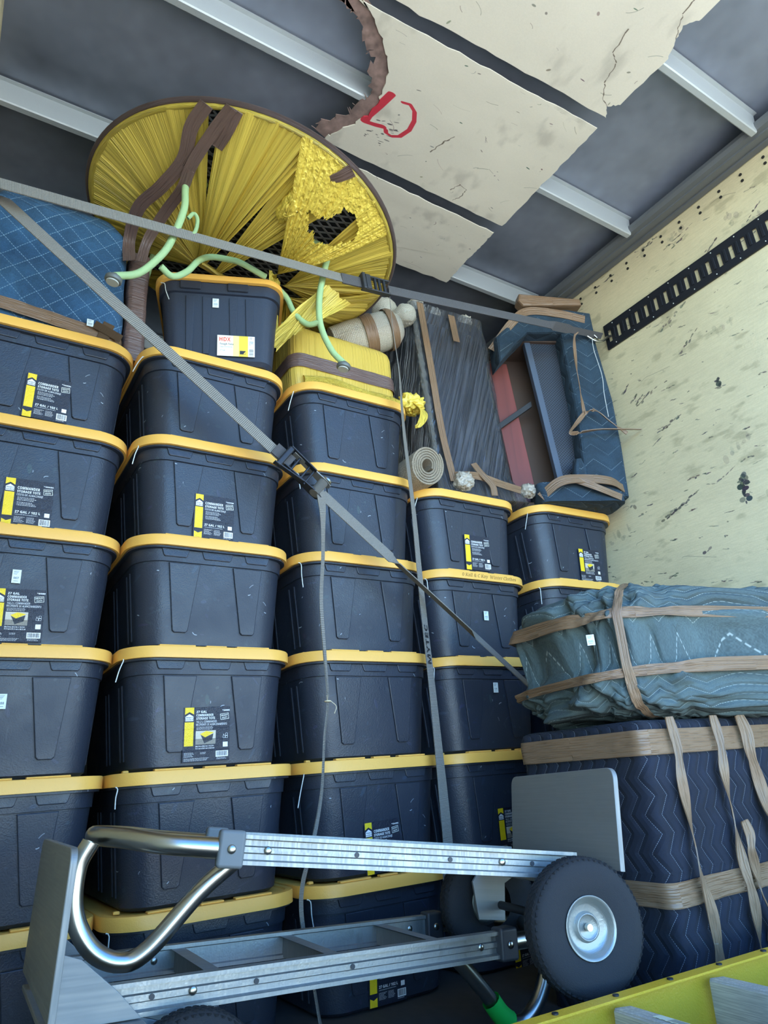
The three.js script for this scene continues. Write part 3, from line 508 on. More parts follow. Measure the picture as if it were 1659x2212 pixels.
function handTruck(o) {   // o: name, label, L, zr, hw, plate height, wheelX, wheelY, wheelZ, rungs, grip, plateGusset
  const t = thing('hand_truck', o.label, 'hand truck', [0, 0, 0], 0, 'aluminium hand trucks lying on the load');
  const { L, zr, hw } = o;
  for (const s of [1, -1]) {
    const rail = mesh('rail', railGeo(L - 0.05, s).translate(0.05, -0.01, s * zr), M.alu, t);
    for (const x of [0.14, 0.3, 0.47]) mesh('hole', new THREE.CylinderGeometry(0.004, 0.004, 0.003, 12).rotateX(PI / 2).translate(x, -0.01, s * zr + o.face * 0.0032), M.blackPlastic, rail);
    for (const x of [0.2, L - 0.06]) mesh('bolt', new THREE.SphereGeometry(0.0065, 12, 8).scale(1, 1, 0.5).translate(x, -0.01, s * zr + o.face * 0.004), M.chrome, rail);
    mesh('end_bracket', rbox(0.042, 0.056, 0.034, 0.006).translate(L, -0.01, s * zr), o.bracket, t);
    mesh('bracket_bolt', new THREE.SphereGeometry(0.007, 12, 8).scale(1, 1, 0.5).translate(L, -0.01, s * zr + 0.018 * o.face), M.chrome, t);
  }
  for (const x of o.rungs) mesh('cross_bar', prism([[-0.004, -0.018], [0.004, -0.018], [0.004, 0.014], [0.012, 0.018], [-0.012, 0.018], [-0.004, 0.014]], 2 * zr - 0.01, 0).translate(x, -0.012, -zr + 0.005), M.aluDull, t);
  // toe plate with rounded free corners
  const h = o.plate, c = 0.022, pl = new THREE.Shape();
  pl.moveTo(-hw, -0.012); pl.lineTo(hw, -0.012); pl.lineTo(hw, h - c); pl.quadraticCurveTo(hw, h, hw - c, h); pl.lineTo(-hw + c, h); pl.quadraticCurveTo(-hw, h, -hw, h - c); pl.lineTo(-hw, -0.012);
  const plate = mesh('toe_plate', new THREE.ExtrudeGeometry(pl, { depth: 0.007, bevelEnabled: true, bevelSize: 0.0015, bevelThickness: 0.0015, bevelSegments: 2 }).rotateY(PI / 2).translate(-0.004, 0, 0), M.aluDull, t);
  mesh('foot_flange', rbox(0.13, 0.008, 2 * hw, 0.002).translate(0.062, -0.036, 0), M.aluDull, t);
  for (const s of [1, -1]) if (o.gusset) mesh('gusset', prism([[0, -0.03], [0.12, -0.03], [0.085, 0.005], [0.03, 0.05], [0, 0.06]], 0.006, 0.001).translate(0.004, 0, s * (zr + 0.018) - 0.003), M.aluDull, t);
  // loop handle: two tubes meet in a bow, then a grip loop returns under the rails
  const H = o.handle, zc = o.handleZ;
  const bow = [[L, -0.01, zr], [L + 0.1, -0.008, zr * 0.93], [L + H * 0.75, -0.004, zr * 0.6], [L + H, -0.004, 0], [L + H * 0.75, -0.004, -zr * 0.6], [L + 0.1, -0.008, -zr * 0.93], [L, -0.01, -zr]];
  mesh('handle_bow', tube(bow, 0.0155, 60, 14), M.chrome, t);
  const loop = o.loop ? o.loop.map(([x, y]) => [L + x, y, zc]) : [[L + H, -0.012, zc], [L + H + 0.012, -0.05, zc], [L + H + 0.004, -0.11, zc], [L + H - 0.03, -0.158, zc], [L + H - 0.075, -0.176, zc], [L + H - 0.115, -0.16, zc], [L + 0.035, -0.08, zc], [L - 0.015, -0.032, zc]];
  const grip = mesh('grip_loop', tube(loop, 0.0145, 60, 14), M.chrome, t);
  if (o.grip) { const c2 = curveOf(loop), pts = []; for (let k = 0; k <= 8; k++) pts.push(c2.getPoint(0.66 + 0.16 * k / 8)); tag(mesh('grip_sleeve', tube(pts, 0.019, 16, 14), o.grip, grip), 'bright green tape on the grip'); }
  // wheels, brackets, axle
  for (const s of [1, -1]) {
    const w = new THREE.Group(); w.name = 'wheel'; w.position.set(o.wheelX, o.wheelY, s * o.wheelZ); w.scale.set(o.wheelScale, o.wheelScale, o.wheelScale * 0.78); if (s < 0) w.rotation.y = PI; t.add(w);
    const ty = mesh('tyre', tyreGeo, M.rubber, w); mesh('tread', treadGeo, M.rubber, w);
    mesh('rim', rimGeo, M.rim, w); mesh('axle_end', new THREE.CylinderGeometry(0.007, 0.0075, 0.012, 16).rotateX(PI / 2).translate(0, 0, 0.022), M.chrome, w);
    const a = o.wheelY + 0.012;
    mesh('wheel_bracket', prism([[0.0, -0.03], [0.1, -0.03], [o.wheelX + 0.045, (a - 0.03) / 2], [o.wheelX + 0.03, a - 0.04], [o.wheelX - 0.03, a - 0.04], [o.wheelX - 0.03, (a - 0.03) / 2]], 0.007, 0.001).translate(0.02, 0, s * (zr + 0.0) - 0.0035), M.aluDull, t);
  }
  mesh('axle', new THREE.CylinderGeometry(0.008, 0.008, 2 * o.wheelZ, 14).rotateX(PI / 2).translate(o.wheelX, o.wheelY, 0), M.steelDark, t);
  return t;
}
const dirOf = (psi, phi, s) => V(s * Math.cos(psi) * Math.cos(phi), Math.sin(phi), s * Math.sin(psi) * Math.cos(phi));
const upOf = (ex) => { const ez = ex.clone().cross(V(0, 1, 0)).normalize(); return ez.cross(ex); };
{
  const ex = V(-0.96095, 0.13738, -0.24023);
  const a = handTruck({ label: 'aluminium hand truck lying on top, its toe plate standing before the dark quilted box', L: 0.681, zr: 0.128, hw: 0.201, plate: 0.159, wheelX: 0.075, wheelY: -0.1, wheelZ: 0.187, wheelScale: 0.82, rungs: [0.2, 0.45], face: -1, bracket: M.greyPlastic, handle: 0.215, handleZ: -0.06 });
  place(a, [1.3183, 0.3936, 0.5486], ex, V(0.1387, 0.99027, 0.01148)).scale.setScalar(1.18);
  const bx = dirOf(1.8 * PI / 180, -3.3 * PI / 180, 1);
  const b = handTruck({ label: 'lower aluminium hand truck with a bright green grip and ladder-like rails', L: 0.8, zr: 0.1256, hw: 0.19, plate: 0.193, wheelX: 0.19, wheelY: -0.13, wheelZ: 0.175, wheelScale: 0.83, rungs: [0.24, 0.45, 0.66], face: 1, bracket: M.blackPlastic, handle: 0.15, handleZ: 0.06, gusset: true, loop: [[0.15, -0.012], [0.16, -0.05], [0.145, -0.1], [0.115, -0.14], [0.075, -0.16], [0.035, -0.145], [-0.005, -0.1], [-0.07, -0.035]], grip: S({ color: 0x1fc94a, roughness: 0.6 }) });
  place(b, [0.2207, 0.2998, 0.3175], bx, upOf(bx)).scale.setScalar(1.18);
  const wt = canvasTex(512, 128, (c) => { c.clearRect(0, 0, 512, 128); c.font = 'italic 92px serif'; c.fillStyle = 'rgba(40,44,46,0.9)'; c.fillText('United 23', 20, 92, 470); });
  mesh('handwriting', new THREE.PlaneGeometry(0.12, 0.026).translate(0.55, -0.009, -0.1256 + 0.0035), S({ map: wt, transparent: true, roughness: 0.6 }), b);
}
// ---------- stepladder at the bottom right ----------
{
  const t = thing('step_ladder', 'yellow fibreglass stepladder lying flat with grey aluminium steps', 'ladder', [0.76, 0.0145, 0.826], -0.055);
  const fibre = S({ color: 0xd9ab2a, roughness: 0.45, bumpMap: grainBump, bumpScale: 0.0005 });
  const wood = dataTex(256, 256, (u, v) => { const n = 0.6 + 0.16 * noise(u * 3, v * 60) + 0.12 * fbm(u * 5, v * 12, 3); return [n, n * 0.98, n * 0.93]; }, true, [3, 3]);
  const stepMat = S({ map: wood, metalness: 0.4, roughness: 0.5, bumpMap: brushed, bumpScale: 0.0008 });
  const ch = [[-0.014, 0], [0.014, 0], [0.014, 0.004], [-0.009, 0.006], [-0.009, 0.184], [0.014, 0.186], [0.014, 0.19], [-0.014, 0.19]];
  const far = mesh('side_rail', prism(ch.map(([z, y]) => [-z, y]), 1.62, 0).rotateY(PI / 2), fibre, t);
  mesh('side_rail', prism(ch, 1.62, 0).rotateY(PI / 2).translate(0, 0, 0.42), fibre, t);
  const rivetGeo = new THREE.CylinderGeometry(0.006, 0.006, 0.003, 12);
  for (let k = 0; k < 11; k++) mesh('rivet', rivetGeo, M.steelDark, far).position.set(0.06 + k * 0.145, 0.191, 0);
  for (let k = 0; k < 6; k++) {
    const st = mesh('step', merge([rbox(0.009, 0.125, 0.398, 0.003).rotateZ(-0.06).translate(0.0, 0.098, 0.208), rbox(0.042, 0.007, 0.398, 0.003).rotateZ(-0.1).translate(0.022, 0.158, 0.208), rbox(0.03, 0.006, 0.398, 0.002).translate(0.016, 0.042, 0.208)]), stepMat, t);
    st.position.set(0.07 + k * 0.26, 0.014, 0);
    if (k === 1) { const w = mesh('warning_strip', rbox(0.02, 0.0015, 0.11, 0.0005).rotateZ(-0.1).translate(0.024, 0.1626, 0.14), S({ map: canvasTex(128, 32, (c) => { c.fillStyle = '#d8d6bc'; c.fillRect(0, 0, 128, 32); c.fillStyle = '#44463e'; for (let i = 0; i < 8; i++) c.fillRect(8 + i * 14, 9, 8, 14); }), roughness: 0.5 }), st); tag(w, 'pale worn sticker'); }
  }
}

// ---------- round table on top, underside towards the camera ----------
{
  const t = thing('round_table', 'round metal table in torn yellow film and brown tape, set on top of the stacks', 'table');
  const ax = V(0.98585, -0.16765, 0), n = V(0.167, 0.982, 0.084).normalize();
  place(t, [0.729, 2.478, -0.003], ax, n);
  const R = 0.55, r = random(61);
  // expanded metal top
  const bars = [], step = 0.028;
  for (const s of [1, -1]) for (let k = -20; k <= 20; k++) {
    const d = k * step, half = Math.sqrt(Math.max(0, (R - 0.03) ** 2 - d * d)); if (half < 0.03) continue;
    bars.push(new THREE.BoxGeometry(2 * half, 0.003, 0.006).translate(0, -0.004, d).rotateY(s * 0.52));
  }
  mesh('mesh_top', merge(bars), S({ color: 0x74777a, metalness: 0.3, roughness: 0.6 }), t);
  mesh('top_wrap', new THREE.CylinderGeometry(R - 0.01, R - 0.01, 0.004, 64).translate(0, 0.016, 0), S({ color: 0x1c1e24, roughness: 0.7 }), t);
  const rim = mesh('rim', new THREE.TorusGeometry(R, 0.0095, 10, 96).rotateX(PI / 2), M.tapeDark, t);
  tag(rim, 'rim wound with brown tape');
  mesh('rim_film', new THREE.TorusGeometry(R - 0.012, 0.012, 8, 96).rotateX(PI / 2).translate(0, -0.004, 0), M.filmCrumple, t);
  // legs
  const green = S({ color: 0xa9c990, roughness: 0.45, bumpMap: grainBump, bumpScale: 0.0006 });
  const leg = (pts, foot) => {
    const l = mesh('leg', tube(pts, 0.0115, 40, 12), green, t);
    mesh('foot', new THREE.LatheGeometry([[0, -0.012], [0.021, -0.012], [0.025, -0.008], [0.025, 0.002], [0.021, 0.006], [0.014, 0.008], [0.012, 0.014], [0, 0.014]].map(([a, b]) => new THREE.Vector2(a, b)), 28).translate(...foot), S({ color: 0x6b6f6c, roughness: 0.5, metalness: 0.3 }), l);
    mesh('foot_pad', new THREE.CylinderGeometry(0.0185, 0.0185, 0.006, 28).translate(foot[0], foot[1] - 0.013, foot[2]), S({ color: 0xb9bcb4, roughness: 0.7 }), l);
    return l;
  };
  const l1 = [[-0.2, -0.01, 0.16], [-0.262, -0.02, 0.185], [-0.262, -0.09, 0.193], [-0.248, -0.167, 0.193], [-0.253, -0.271, 0.173], [-0.269, -0.346, 0.161], [-0.315, -0.436, 0.148], [-0.376, -0.48, 0.145]];
  leg(l1, [-0.376, -0.49, 0.145]);
  leg([[0.2, -0.01, 0.16], [0.262, -0.02, 0.165], [0.268, -0.1, 0.15], [0.272, -0.204, 0.14], [0.3, -0.303, 0.124], [0.357, -0.385, 0.124], [0.408, -0.43, 0.141]], [0.408, -0.44, 0.141]);
  leg([[0.2, -0.01, -0.2], [0.262, -0.02, -0.25], [0.27, -0.2, -0.25], [0.3, -0.31, -0.25], [0.39, -0.44, -0.26]], [0.39, -0.45, -0.26]);
  leg([[-0.2, -0.01, -0.2], [-0.262, -0.02, -0.25], [-0.27, -0.2, -0.25], [-0.3, -0.33, -0.25], [-0.376, -0.45, -0.26]], [-0.376, -0.46, -0.26]);
  mesh('brace', tube([[-0.262, -0.386, 0.156], [-0.22, -0.392, 0.143], [-0.18, -0.34, 0.128], [-0.152, -0.265, 0.109], [-0.116, -0.214, 0.089], [-0.06, -0.2, 0.1], [-0.018, -0.196, 0.107], [0.08, -0.19, 0.09]], 0.0105, 50, 10), green, t);
  mesh('brace', tube([[0.296, -0.298, 0.124], [0.262, -0.303, 0.092], [0.215, -0.261, 0.067], [0.18, -0.2, 0.05], [0.12, -0.19, 0.07]], 0.0105, 36, 10), green, t);
  mesh('scroll', tube([[-0.235, -0.24, 0.18], [-0.212, -0.252, 0.18], [-0.196, -0.225, 0.184], [-0.2, -0.18, 0.188], [-0.216, -0.165, 0.188], [-0.228, -0.19, 0.184]], 0.0065, 30, 8), green, t);
  // stretch film: pleated fans from the rim to where it is gathered round the legs
  const D = PI / 180;
  function fan(name, a0, a1, G, o = {}) {
    const nu = o.nu || 90, nv = o.nv || 26, amp = 0.5 * (o.amp || 0.012), seed = o.seed || 1, end = o.end || 1, spread = o.spread || 0.012, start = o.r || R - 0.006;
    const pleat = Array.from({ length: nu + 1 }, (_, i) => (noise(i * 81 / nu, seed * 7) - 0.5) * 1.3 + (noise(i * 25 / nu, seed * 3) - 0.5) * 1.7 + (r() - 0.5) * 0.5);
    const g = grid(nu, nv, (i, j) => {
      const a = lerp(a0, a1, i) * D, x = start * Math.cos(a), z = start * Math.sin(a), q = j * end, b = Math.sin(PI * Math.min(1, q * 1.02)) ** 0.7;
      const side = (i - 0.5) * spread, dx = G[0] - x, dz = G[2] - z, len = Math.hypot(dx, dz);
      const px = lerp(x, G[0] - dz / len * side * -2, q), pz = lerp(z, G[2] + dx / len * side * -2, q), sag = (o.sag || 0) * Math.sin(PI * q);
      const py = lerp(-0.012, G[1], Math.pow(q, o.pow || 1.5)) + pleat[Math.round(i * nu)] * amp * (0.35 + 0.65 * b) * (1 - 0.35 * q) - sag;
      return [px, py, pz, i * (a1 - a0) * D * R, q * 0.5];
    }, o.keep);
    return mesh(name, g, o.mat || M.film, t);
  }
  const G1 = [-0.118, -0.12, -0.101], G2 = [0.126, -0.12, 0.019];
  fan('film_fan', 122, 226, G1, { seed: 1, nu: 130, amp: 0.014, end: 0.94 });
  fan('film_fan', 86, 118, G1, { seed: 2, nu: 44, amp: 0.02, sag: 0.02 });
  fan('film_fan', 62, 88, [-0.05, -0.12, -0.09], { seed: 3, nu: 36, amp: 0.018, r: 0.5, sag: 0.012 });
  const hole = (i, j) => { i += 0.05 * (noise(j * 60, i * 60) - 0.5); const u = (i - 0.56 + 0.1 * (noise(j * 14, 3) - 0.5)) / 0.3, v = (j - 0.34 + 0.06 * (noise(i * 16, 8) - 0.5)) / 0.16; return u * u + v * v > 1 || (u < -0.25 && v < 0.1); };
  fan('film_fan', 92, 42, G2, { seed: 4, nu: 200, nv: 90, amp: 0.012, mat: M.filmCrumple, sag: 0.03, pow: 1.1, keep: hole });
  fan('film_fan', 58, -22, [0.17, -0.1, -0.03], { seed: 5, nu: 110, amp: 0.016, pow: 1.2, end: 0.97 });
  fan('film_fan', 10, -72, [0.2, -0.13, -0.03], { seed: 6, nu: 110, amp: 0.02, pow: 1.1, sag: 0.02, end: 0.97 });
  fan('film_fan', -60, -128, [0.15, -0.08, -0.1], { seed: 7, nu: 80, amp: 0.014 });
  fan('film_fan', -35, -105, [0.24, -0.26, -0.06], { seed: 8, nu: 60, amp: 0.012, r: 0.5, pow: 1, sag: 0.01 });
  // sheets from one gather to another
  const sheet = (a, b, c, d, seed, mat = M.film, amp = 0.012) => mesh('film_sheet', grid(50, 20, (i, j) => {
    const p = V(...a).lerp(V(...b), i), q = V(...c).lerp(V(...d), i), m = p.lerp(q, j), w = (noise(j * 9 + seed, i * 2 + seed) - 0.5) * amp * 2 + (noise(j * 22 + seed, i * 3) - 0.5) * amp;
    return [m.x, m.y + w * Math.sin(PI * clamp(i, 0.1, 0.9)), m.z + w * 0.5, j * 0.3, i * 0.5];
  }), mat, t);
  sheet([-0.12, -0.115, -0.1], [0.14, -0.15, -0.1], [-0.11, -0.13, -0.06], [0.13, -0.2, -0.02], 3);
  sheet([0.1, -0.1, 0.03], [0.155, -0.36, 0.02], [0.16, -0.11, 0.0], [0.2, -0.38, 0.0], 6, M.filmCrumple, 0.01);
  sheet([0.155, -0.36, 0.02], [0.27, -0.17, 0.145], [0.2, -0.4, 0.0], [0.3, -0.2, 0.13], 9);
  sheet([0.2, -0.38, 0.03], [0.28, -0.16, 0.16], [0.27, -0.31, 0.09], [0.42, -0.13, 0.08], 12);
  // loose tuft in the tear
  mesh('film_tuft', blob(0.03, 0.035, 0.06, 0.9, 0.9, 36, 24, (a, b) => 0.5 * (noise(a * 4 + 3, b * 5) - 0.4)).translate(0.055, -0.055, 0.3), M.filmCrumple, t);
  // brown tape
  const across = V(0.8, 0, 0.5);
  mesh('tape_band', ribbon([[-0.295, -0.024, 0.47], [-0.31, -0.04, 0.38], [-0.298, -0.062, 0.268], [-0.33, -0.085, 0.14], [-0.37, -0.1, 0.02], [-0.365, -0.14, -0.1], [-0.345, -0.24, -0.08]], 0.042, (s) => V(1, 0, lerp(0.1, 0.6, s)), 0.002, 50), M.tapeDark, t);
  mesh('tape_band', ribbon([[-0.23, -0.024, 0.505], [-0.25, -0.04, 0.41], [-0.27, -0.068, 0.28], [-0.27, -0.088, 0.18], [-0.29, -0.1, 0.06], [-0.31, -0.15, -0.05], [-0.31, -0.24, -0.06]], 0.036, (s) => V(1, 0, lerp(0, 0.5, s)), 0.002, 50), M.tapeDark, t);
  mesh('tape_band', ribbon([[-0.212, -0.018, 0.5], [-0.215, -0.034, 0.43], [-0.223, -0.04, 0.36]], 0.036, V(1, 0, 0), 0.004, 14), M.tapeDark, t);
  mesh('tape_band', ribbon([[0.165, -0.016, 0.525], [0.14, -0.03, 0.49], [0.115, -0.034, 0.46], [0.105, -0.036, 0.44]], (s) => lerp(0.045, 0.014, s), V(0.9, 0, -0.5), 0.004, 14), M.tapeDark, t);
}
// ---------- things on top of the left stacks ----------
const TOP6 = 6 * PITCH + 0.0165, TOP5 = 5 * PITCH + 0.0165;
{
  const t = thing('wrapped_box', 'large box in a quilted blue blanket on top of the leftmost stack', 'wrapped furniture', [0.128, TOP6, -0.36]);
  const body = mesh('blanket', loft(Array.from({ length: 22 }, (_, k) => ({ y: k / 21 * 0.56, hx: 0.225 - 0.012 * (k > 18 ? k - 18 : 0), hz: 0.24 - 0.015 * (k > 18 ? k - 18 : 0), r: 0.05 })), { nc: 6, ns: 16, disp: (p, y) => 0.022 * (fbm(p * 7, y * 7, 3) - 0.5), crease: 1.2 }), M.blanketBlue, t);
  mesh('tape_band', loft([0.03, 0.045, 0.06, 0.075].map((y) => ({ y: y + 0.01, hx: 0.224, hz: 0.249, r: 0.055 })), { nc: 6, ns: 16, bottom: false, top: false, disp: (p, y) => 0.008 * (fbm(p * 20, y * 60, 3) - 0.5), crease: 1 }).applyMatrix4(new THREE.Matrix4().makeRotationZ(-0.09)), M.tape, t);
  mesh('tape_strip', rbox(0.035, 0.1, 0.003, 0.001).rotateZ(-0.25).translate(0.165, 0.045, 0.253), M.tape, t);
  mesh('tape_strip', rbox(0.09, 0.03, 0.003, 0.001).rotateZ(-0.35).translate(0.175, 0.06, 0.256), M.tape, t);
  tag(mesh('inventory_tag', TG.sheet(0.02, 0.026).translate(0.12, 0.075, 0.257), tagMat(), t), 'small white inventory tag');
}
{
  const t = thing('wrapped_post', 'narrow post wound in shiny brown tape beside the blue blanket box', 'wrapped furniture', [0.395, TOP6, -0.2]);
  mesh('tape_wrap', loft(Array.from({ length: 30 }, (_, k) => ({ y: k / 29 * 0.44, hx: 0.034, hz: 0.06, r: 0.018 })), { nc: 4, ns: 6, disp: (p, y) => 0.008 * (fbm(p * 14, y * 22, 3) - 0.5), crease: 1 }), M.tapeDark, t);
}
{
  const t = thing('taped_bar', 'flat bar in brown tape lying on the tote under the table', 'wrapped furniture', [0.66, 6 * PITCH + 0.3437, -0.12], -0.3);
  mesh('tape_wrap', loft(Array.from({ length: 8 }, (_, k) => ({ y: k / 7 * 0.034, hx: 0.2 - (k > 5 ? 0.004 : 0), hz: 0.04 - (k > 5 ? 0.004 : 0), r: 0.012 })), { nc: 4, ns: 20, disp: (p, y) => 0.006 * (fbm(p * 18, y * 30, 3) - 0.5), crease: 1 }), M.tapeDark, t);
}
// ---------- yellow wrapped case on the third stack ----------
{
  const t = thing('wrapped_case', 'boxy case in yellow film with one brown tape band, under the table', 'wrapped furniture', [1.17, TOP6, -0.27]);
  const solidFilm = S({ color: 0xd4b452, roughness: 0.3, bumpMap: streaks, bumpScale: 0.004 });
  const hx = 0.228, hz = 0.2, top = 0.3;
  const sec = (y, k = 0) => ({ y, hx: hx - k, hz: hz - k, r: 0.045 });
  mesh('film', loft([sec(0, 0.012), sec(0.012, 0.004), ...Array.from({ length: 13 }, (_, k) => sec(0.03 + k * 0.0185)), sec(top - 0.026, 0.004), sec(top - 0.01, 0.016), sec(top, 0.036)], { nc: 8, ns: 26, disp: (p, y) => 0.008 * (fbm(p * 9, y * 12, 3) - 0.5), crease: 1.2 }), solidFilm, t);
  mesh('tape_band', loft([0.1, 0.115, 0.13, 0.145, 0.158].map((y) => ({ ...sec(y, -0.006), r: 0.05 })), { nc: 8, ns: 26, bottom: false, top: false, disp: (p, y) => 0.004 * (fbm(p * 20, y * 60, 3) - 0.5), crease: 1 }), M.tapeDark, t);
  mesh('film_roll', new THREE.TubeGeometry(curveOf([[-0.19, 0.04, 0.2], [-0.08, 0.05, 0.215], [0.04, 0.03, 0.225], [0.16, 0.03, 0.225], [0.25, 0.035, 0.2]]), 60, 0.021, 14).applyMatrix4(new THREE.Matrix4()), M.filmCrumple, t);
  mesh('film_tuft', blob(0.05, 0.036, 0.04, 0.8, 0.8, 40, 26, (a, b) => 0.55 * (noise(a * 4, b * 5) - 0.4)).translate(0.285, 0.05, 0.215), M.filmCrumple, t);
  mesh('film_tail', ribbon([[0.3, 0.04, 0.235], [0.305, 0.0, 0.26], [0.29, -0.04, 0.272], [0.266, -0.075, 0.275], [0.25, -0.088, 0.27]], (s) => lerp(0.075, 0.012, s), V(1, 0.1, -0.5), 0.003, 24), M.filmCrumple, t);
}
// ---------- bubble-wrapped roll ----------
const bubbleBump = dataTex(256, 256, (u, v) => { const x = (u * 10 + (Math.floor(v * 10) % 2) * 0.5) % 1 - 0.5, y = (v * 10) % 1 - 0.5; return clamp(1 - 5 * (x * x + y * y), 0, 1); }); bubbleBump.repeat.set(14, 14);
M.bubble = P({ color: 0xd9d0bd, roughness: 0.28, transmission: 0.25, thickness: 0, bumpMap: bubbleBump, bumpScale: 0.0025 });
{
  const t = thing('bubble_wrapped_roll', 'bubble wrapped bundle with brown tape bands behind the yellow case', 'wrapped bundle', [1.365, 2.355, -0.13]);
  const g = new THREE.Group(); g.name = 'roll'; t.add(g); g.quaternion.setFromUnitVectors(V(0, 1, 0), V(0.86, 0.3, 0.42).normalize());
  const sec = (y, r) => ({ y, hx: r, hz: r, r: r * 0.98 });
  mesh('bubble_wrap', loft([sec(-0.2, 0.07), sec(-0.12, 0.082), sec(-0.05, 0.086), sec(0.03, 0.084), sec(0.08, 0.074), sec(0.105, 0.05), sec(0.113, 0.02)], { nc: 10, disp: (p, y) => 0.008 * (fbm(p * 16, y * 20, 2) - 0.5), crease: 1.4 }), M.bubble, g);
  for (const [a, b] of [[-0.07, -0.02], [0.04, 0.075]]) mesh('tape_band', loft([sec(a, 0.09), sec((a + b) / 2, 0.09), sec(b, b > 0.05 ? 0.081 : 0.089)], { nc: 10, bottom: false, top: false, crease: 1.4 }), M.tape, g);
  mesh('bubble_knob', blob(0.05, 0.045, 0.05, 0.9, 0.9, 28, 20, (a, b) => 0.15 * (noise(a * 3, b * 4) - 0.5)).translate(0.1, 0.075, 0.07), M.bubble, t);
  mesh('bubble_knob', blob(0.055, 0.06, 0.05, 0.9, 0.9, 28, 20, (a, b) => 0.15 * (noise(a * 3 + 5, b * 4) - 0.5)).translate(0.05, 0.13, 0.0), M.bubble, t);
}
// ---------- carpet roll ----------
{
  const t = thing('rolled_rug', 'rolled beige rug lying end-on at the edge of the fourth stack', 'rug', [1.462, TOP5 + 0.0, 0.0]);
  const pts = []; const turns = 5.2, r0 = 0.028, r1 = 0.088;
  for (let k = 0; k <= 220; k++) { const s = k / 220, a = s * turns * 2 * PI, r = lerp(r0, r1, s); pts.push([r * 0.8 * Math.cos(a), r * Math.sin(a)]); }
  const pos = [], idx = [], uv = [], w = 0.0038;
  pts.forEach(([x, y], k) => {
    const q = pts[Math.min(k + 1, 220)], o = pts[Math.max(k - 1, 0)], L = Math.hypot(q[0] - o[0], q[1] - o[1]), nx = (q[1] - o[1]) / L, ny = -(q[0] - o[0]) / L;
    for (const [d, z] of [[-w, 0], [w, 0], [w, -0.62], [-w, -0.62]]) { pos.push(x + nx * d, y + ny * d, z); uv.push(k * 0.02, z + d * 4); }
  });
  for (let k = 0; k < 220; k++) for (let j = 0; j < 4; j++) { const a = k * 4 + j, b = k * 4 + (j + 1) % 4; idx.push(a, b, b + 4, a, b + 4, a + 4); }
  const m = 880; idx.push(0, 2, 1, 0, 3, 2, m, m + 1, m + 2, m, m + 2, m + 3);
  const g = new THREE.BufferGeometry(); g.setAttribute('position', new THREE.Float32BufferAttribute(pos, 3)); g.setAttribute('uv', new THREE.Float32BufferAttribute(uv, 2)); g.setIndex(idx);
  const rug = toCreasedNormals(g, 0.7).rotateZ(-0.55).translate(0, 0.079, 0);
  mesh('pile', rug, S({ map: dataTex(128, 128, (u, v) => { const q = 0.52 + 0.3 * noise(u * 64, v * 64); return [q * 1.0, q * 0.91, q * 0.78]; }, true, [6, 6]), roughness: 0.95, bumpMap: grainBump, bumpScale: 0.003 }), t);
}

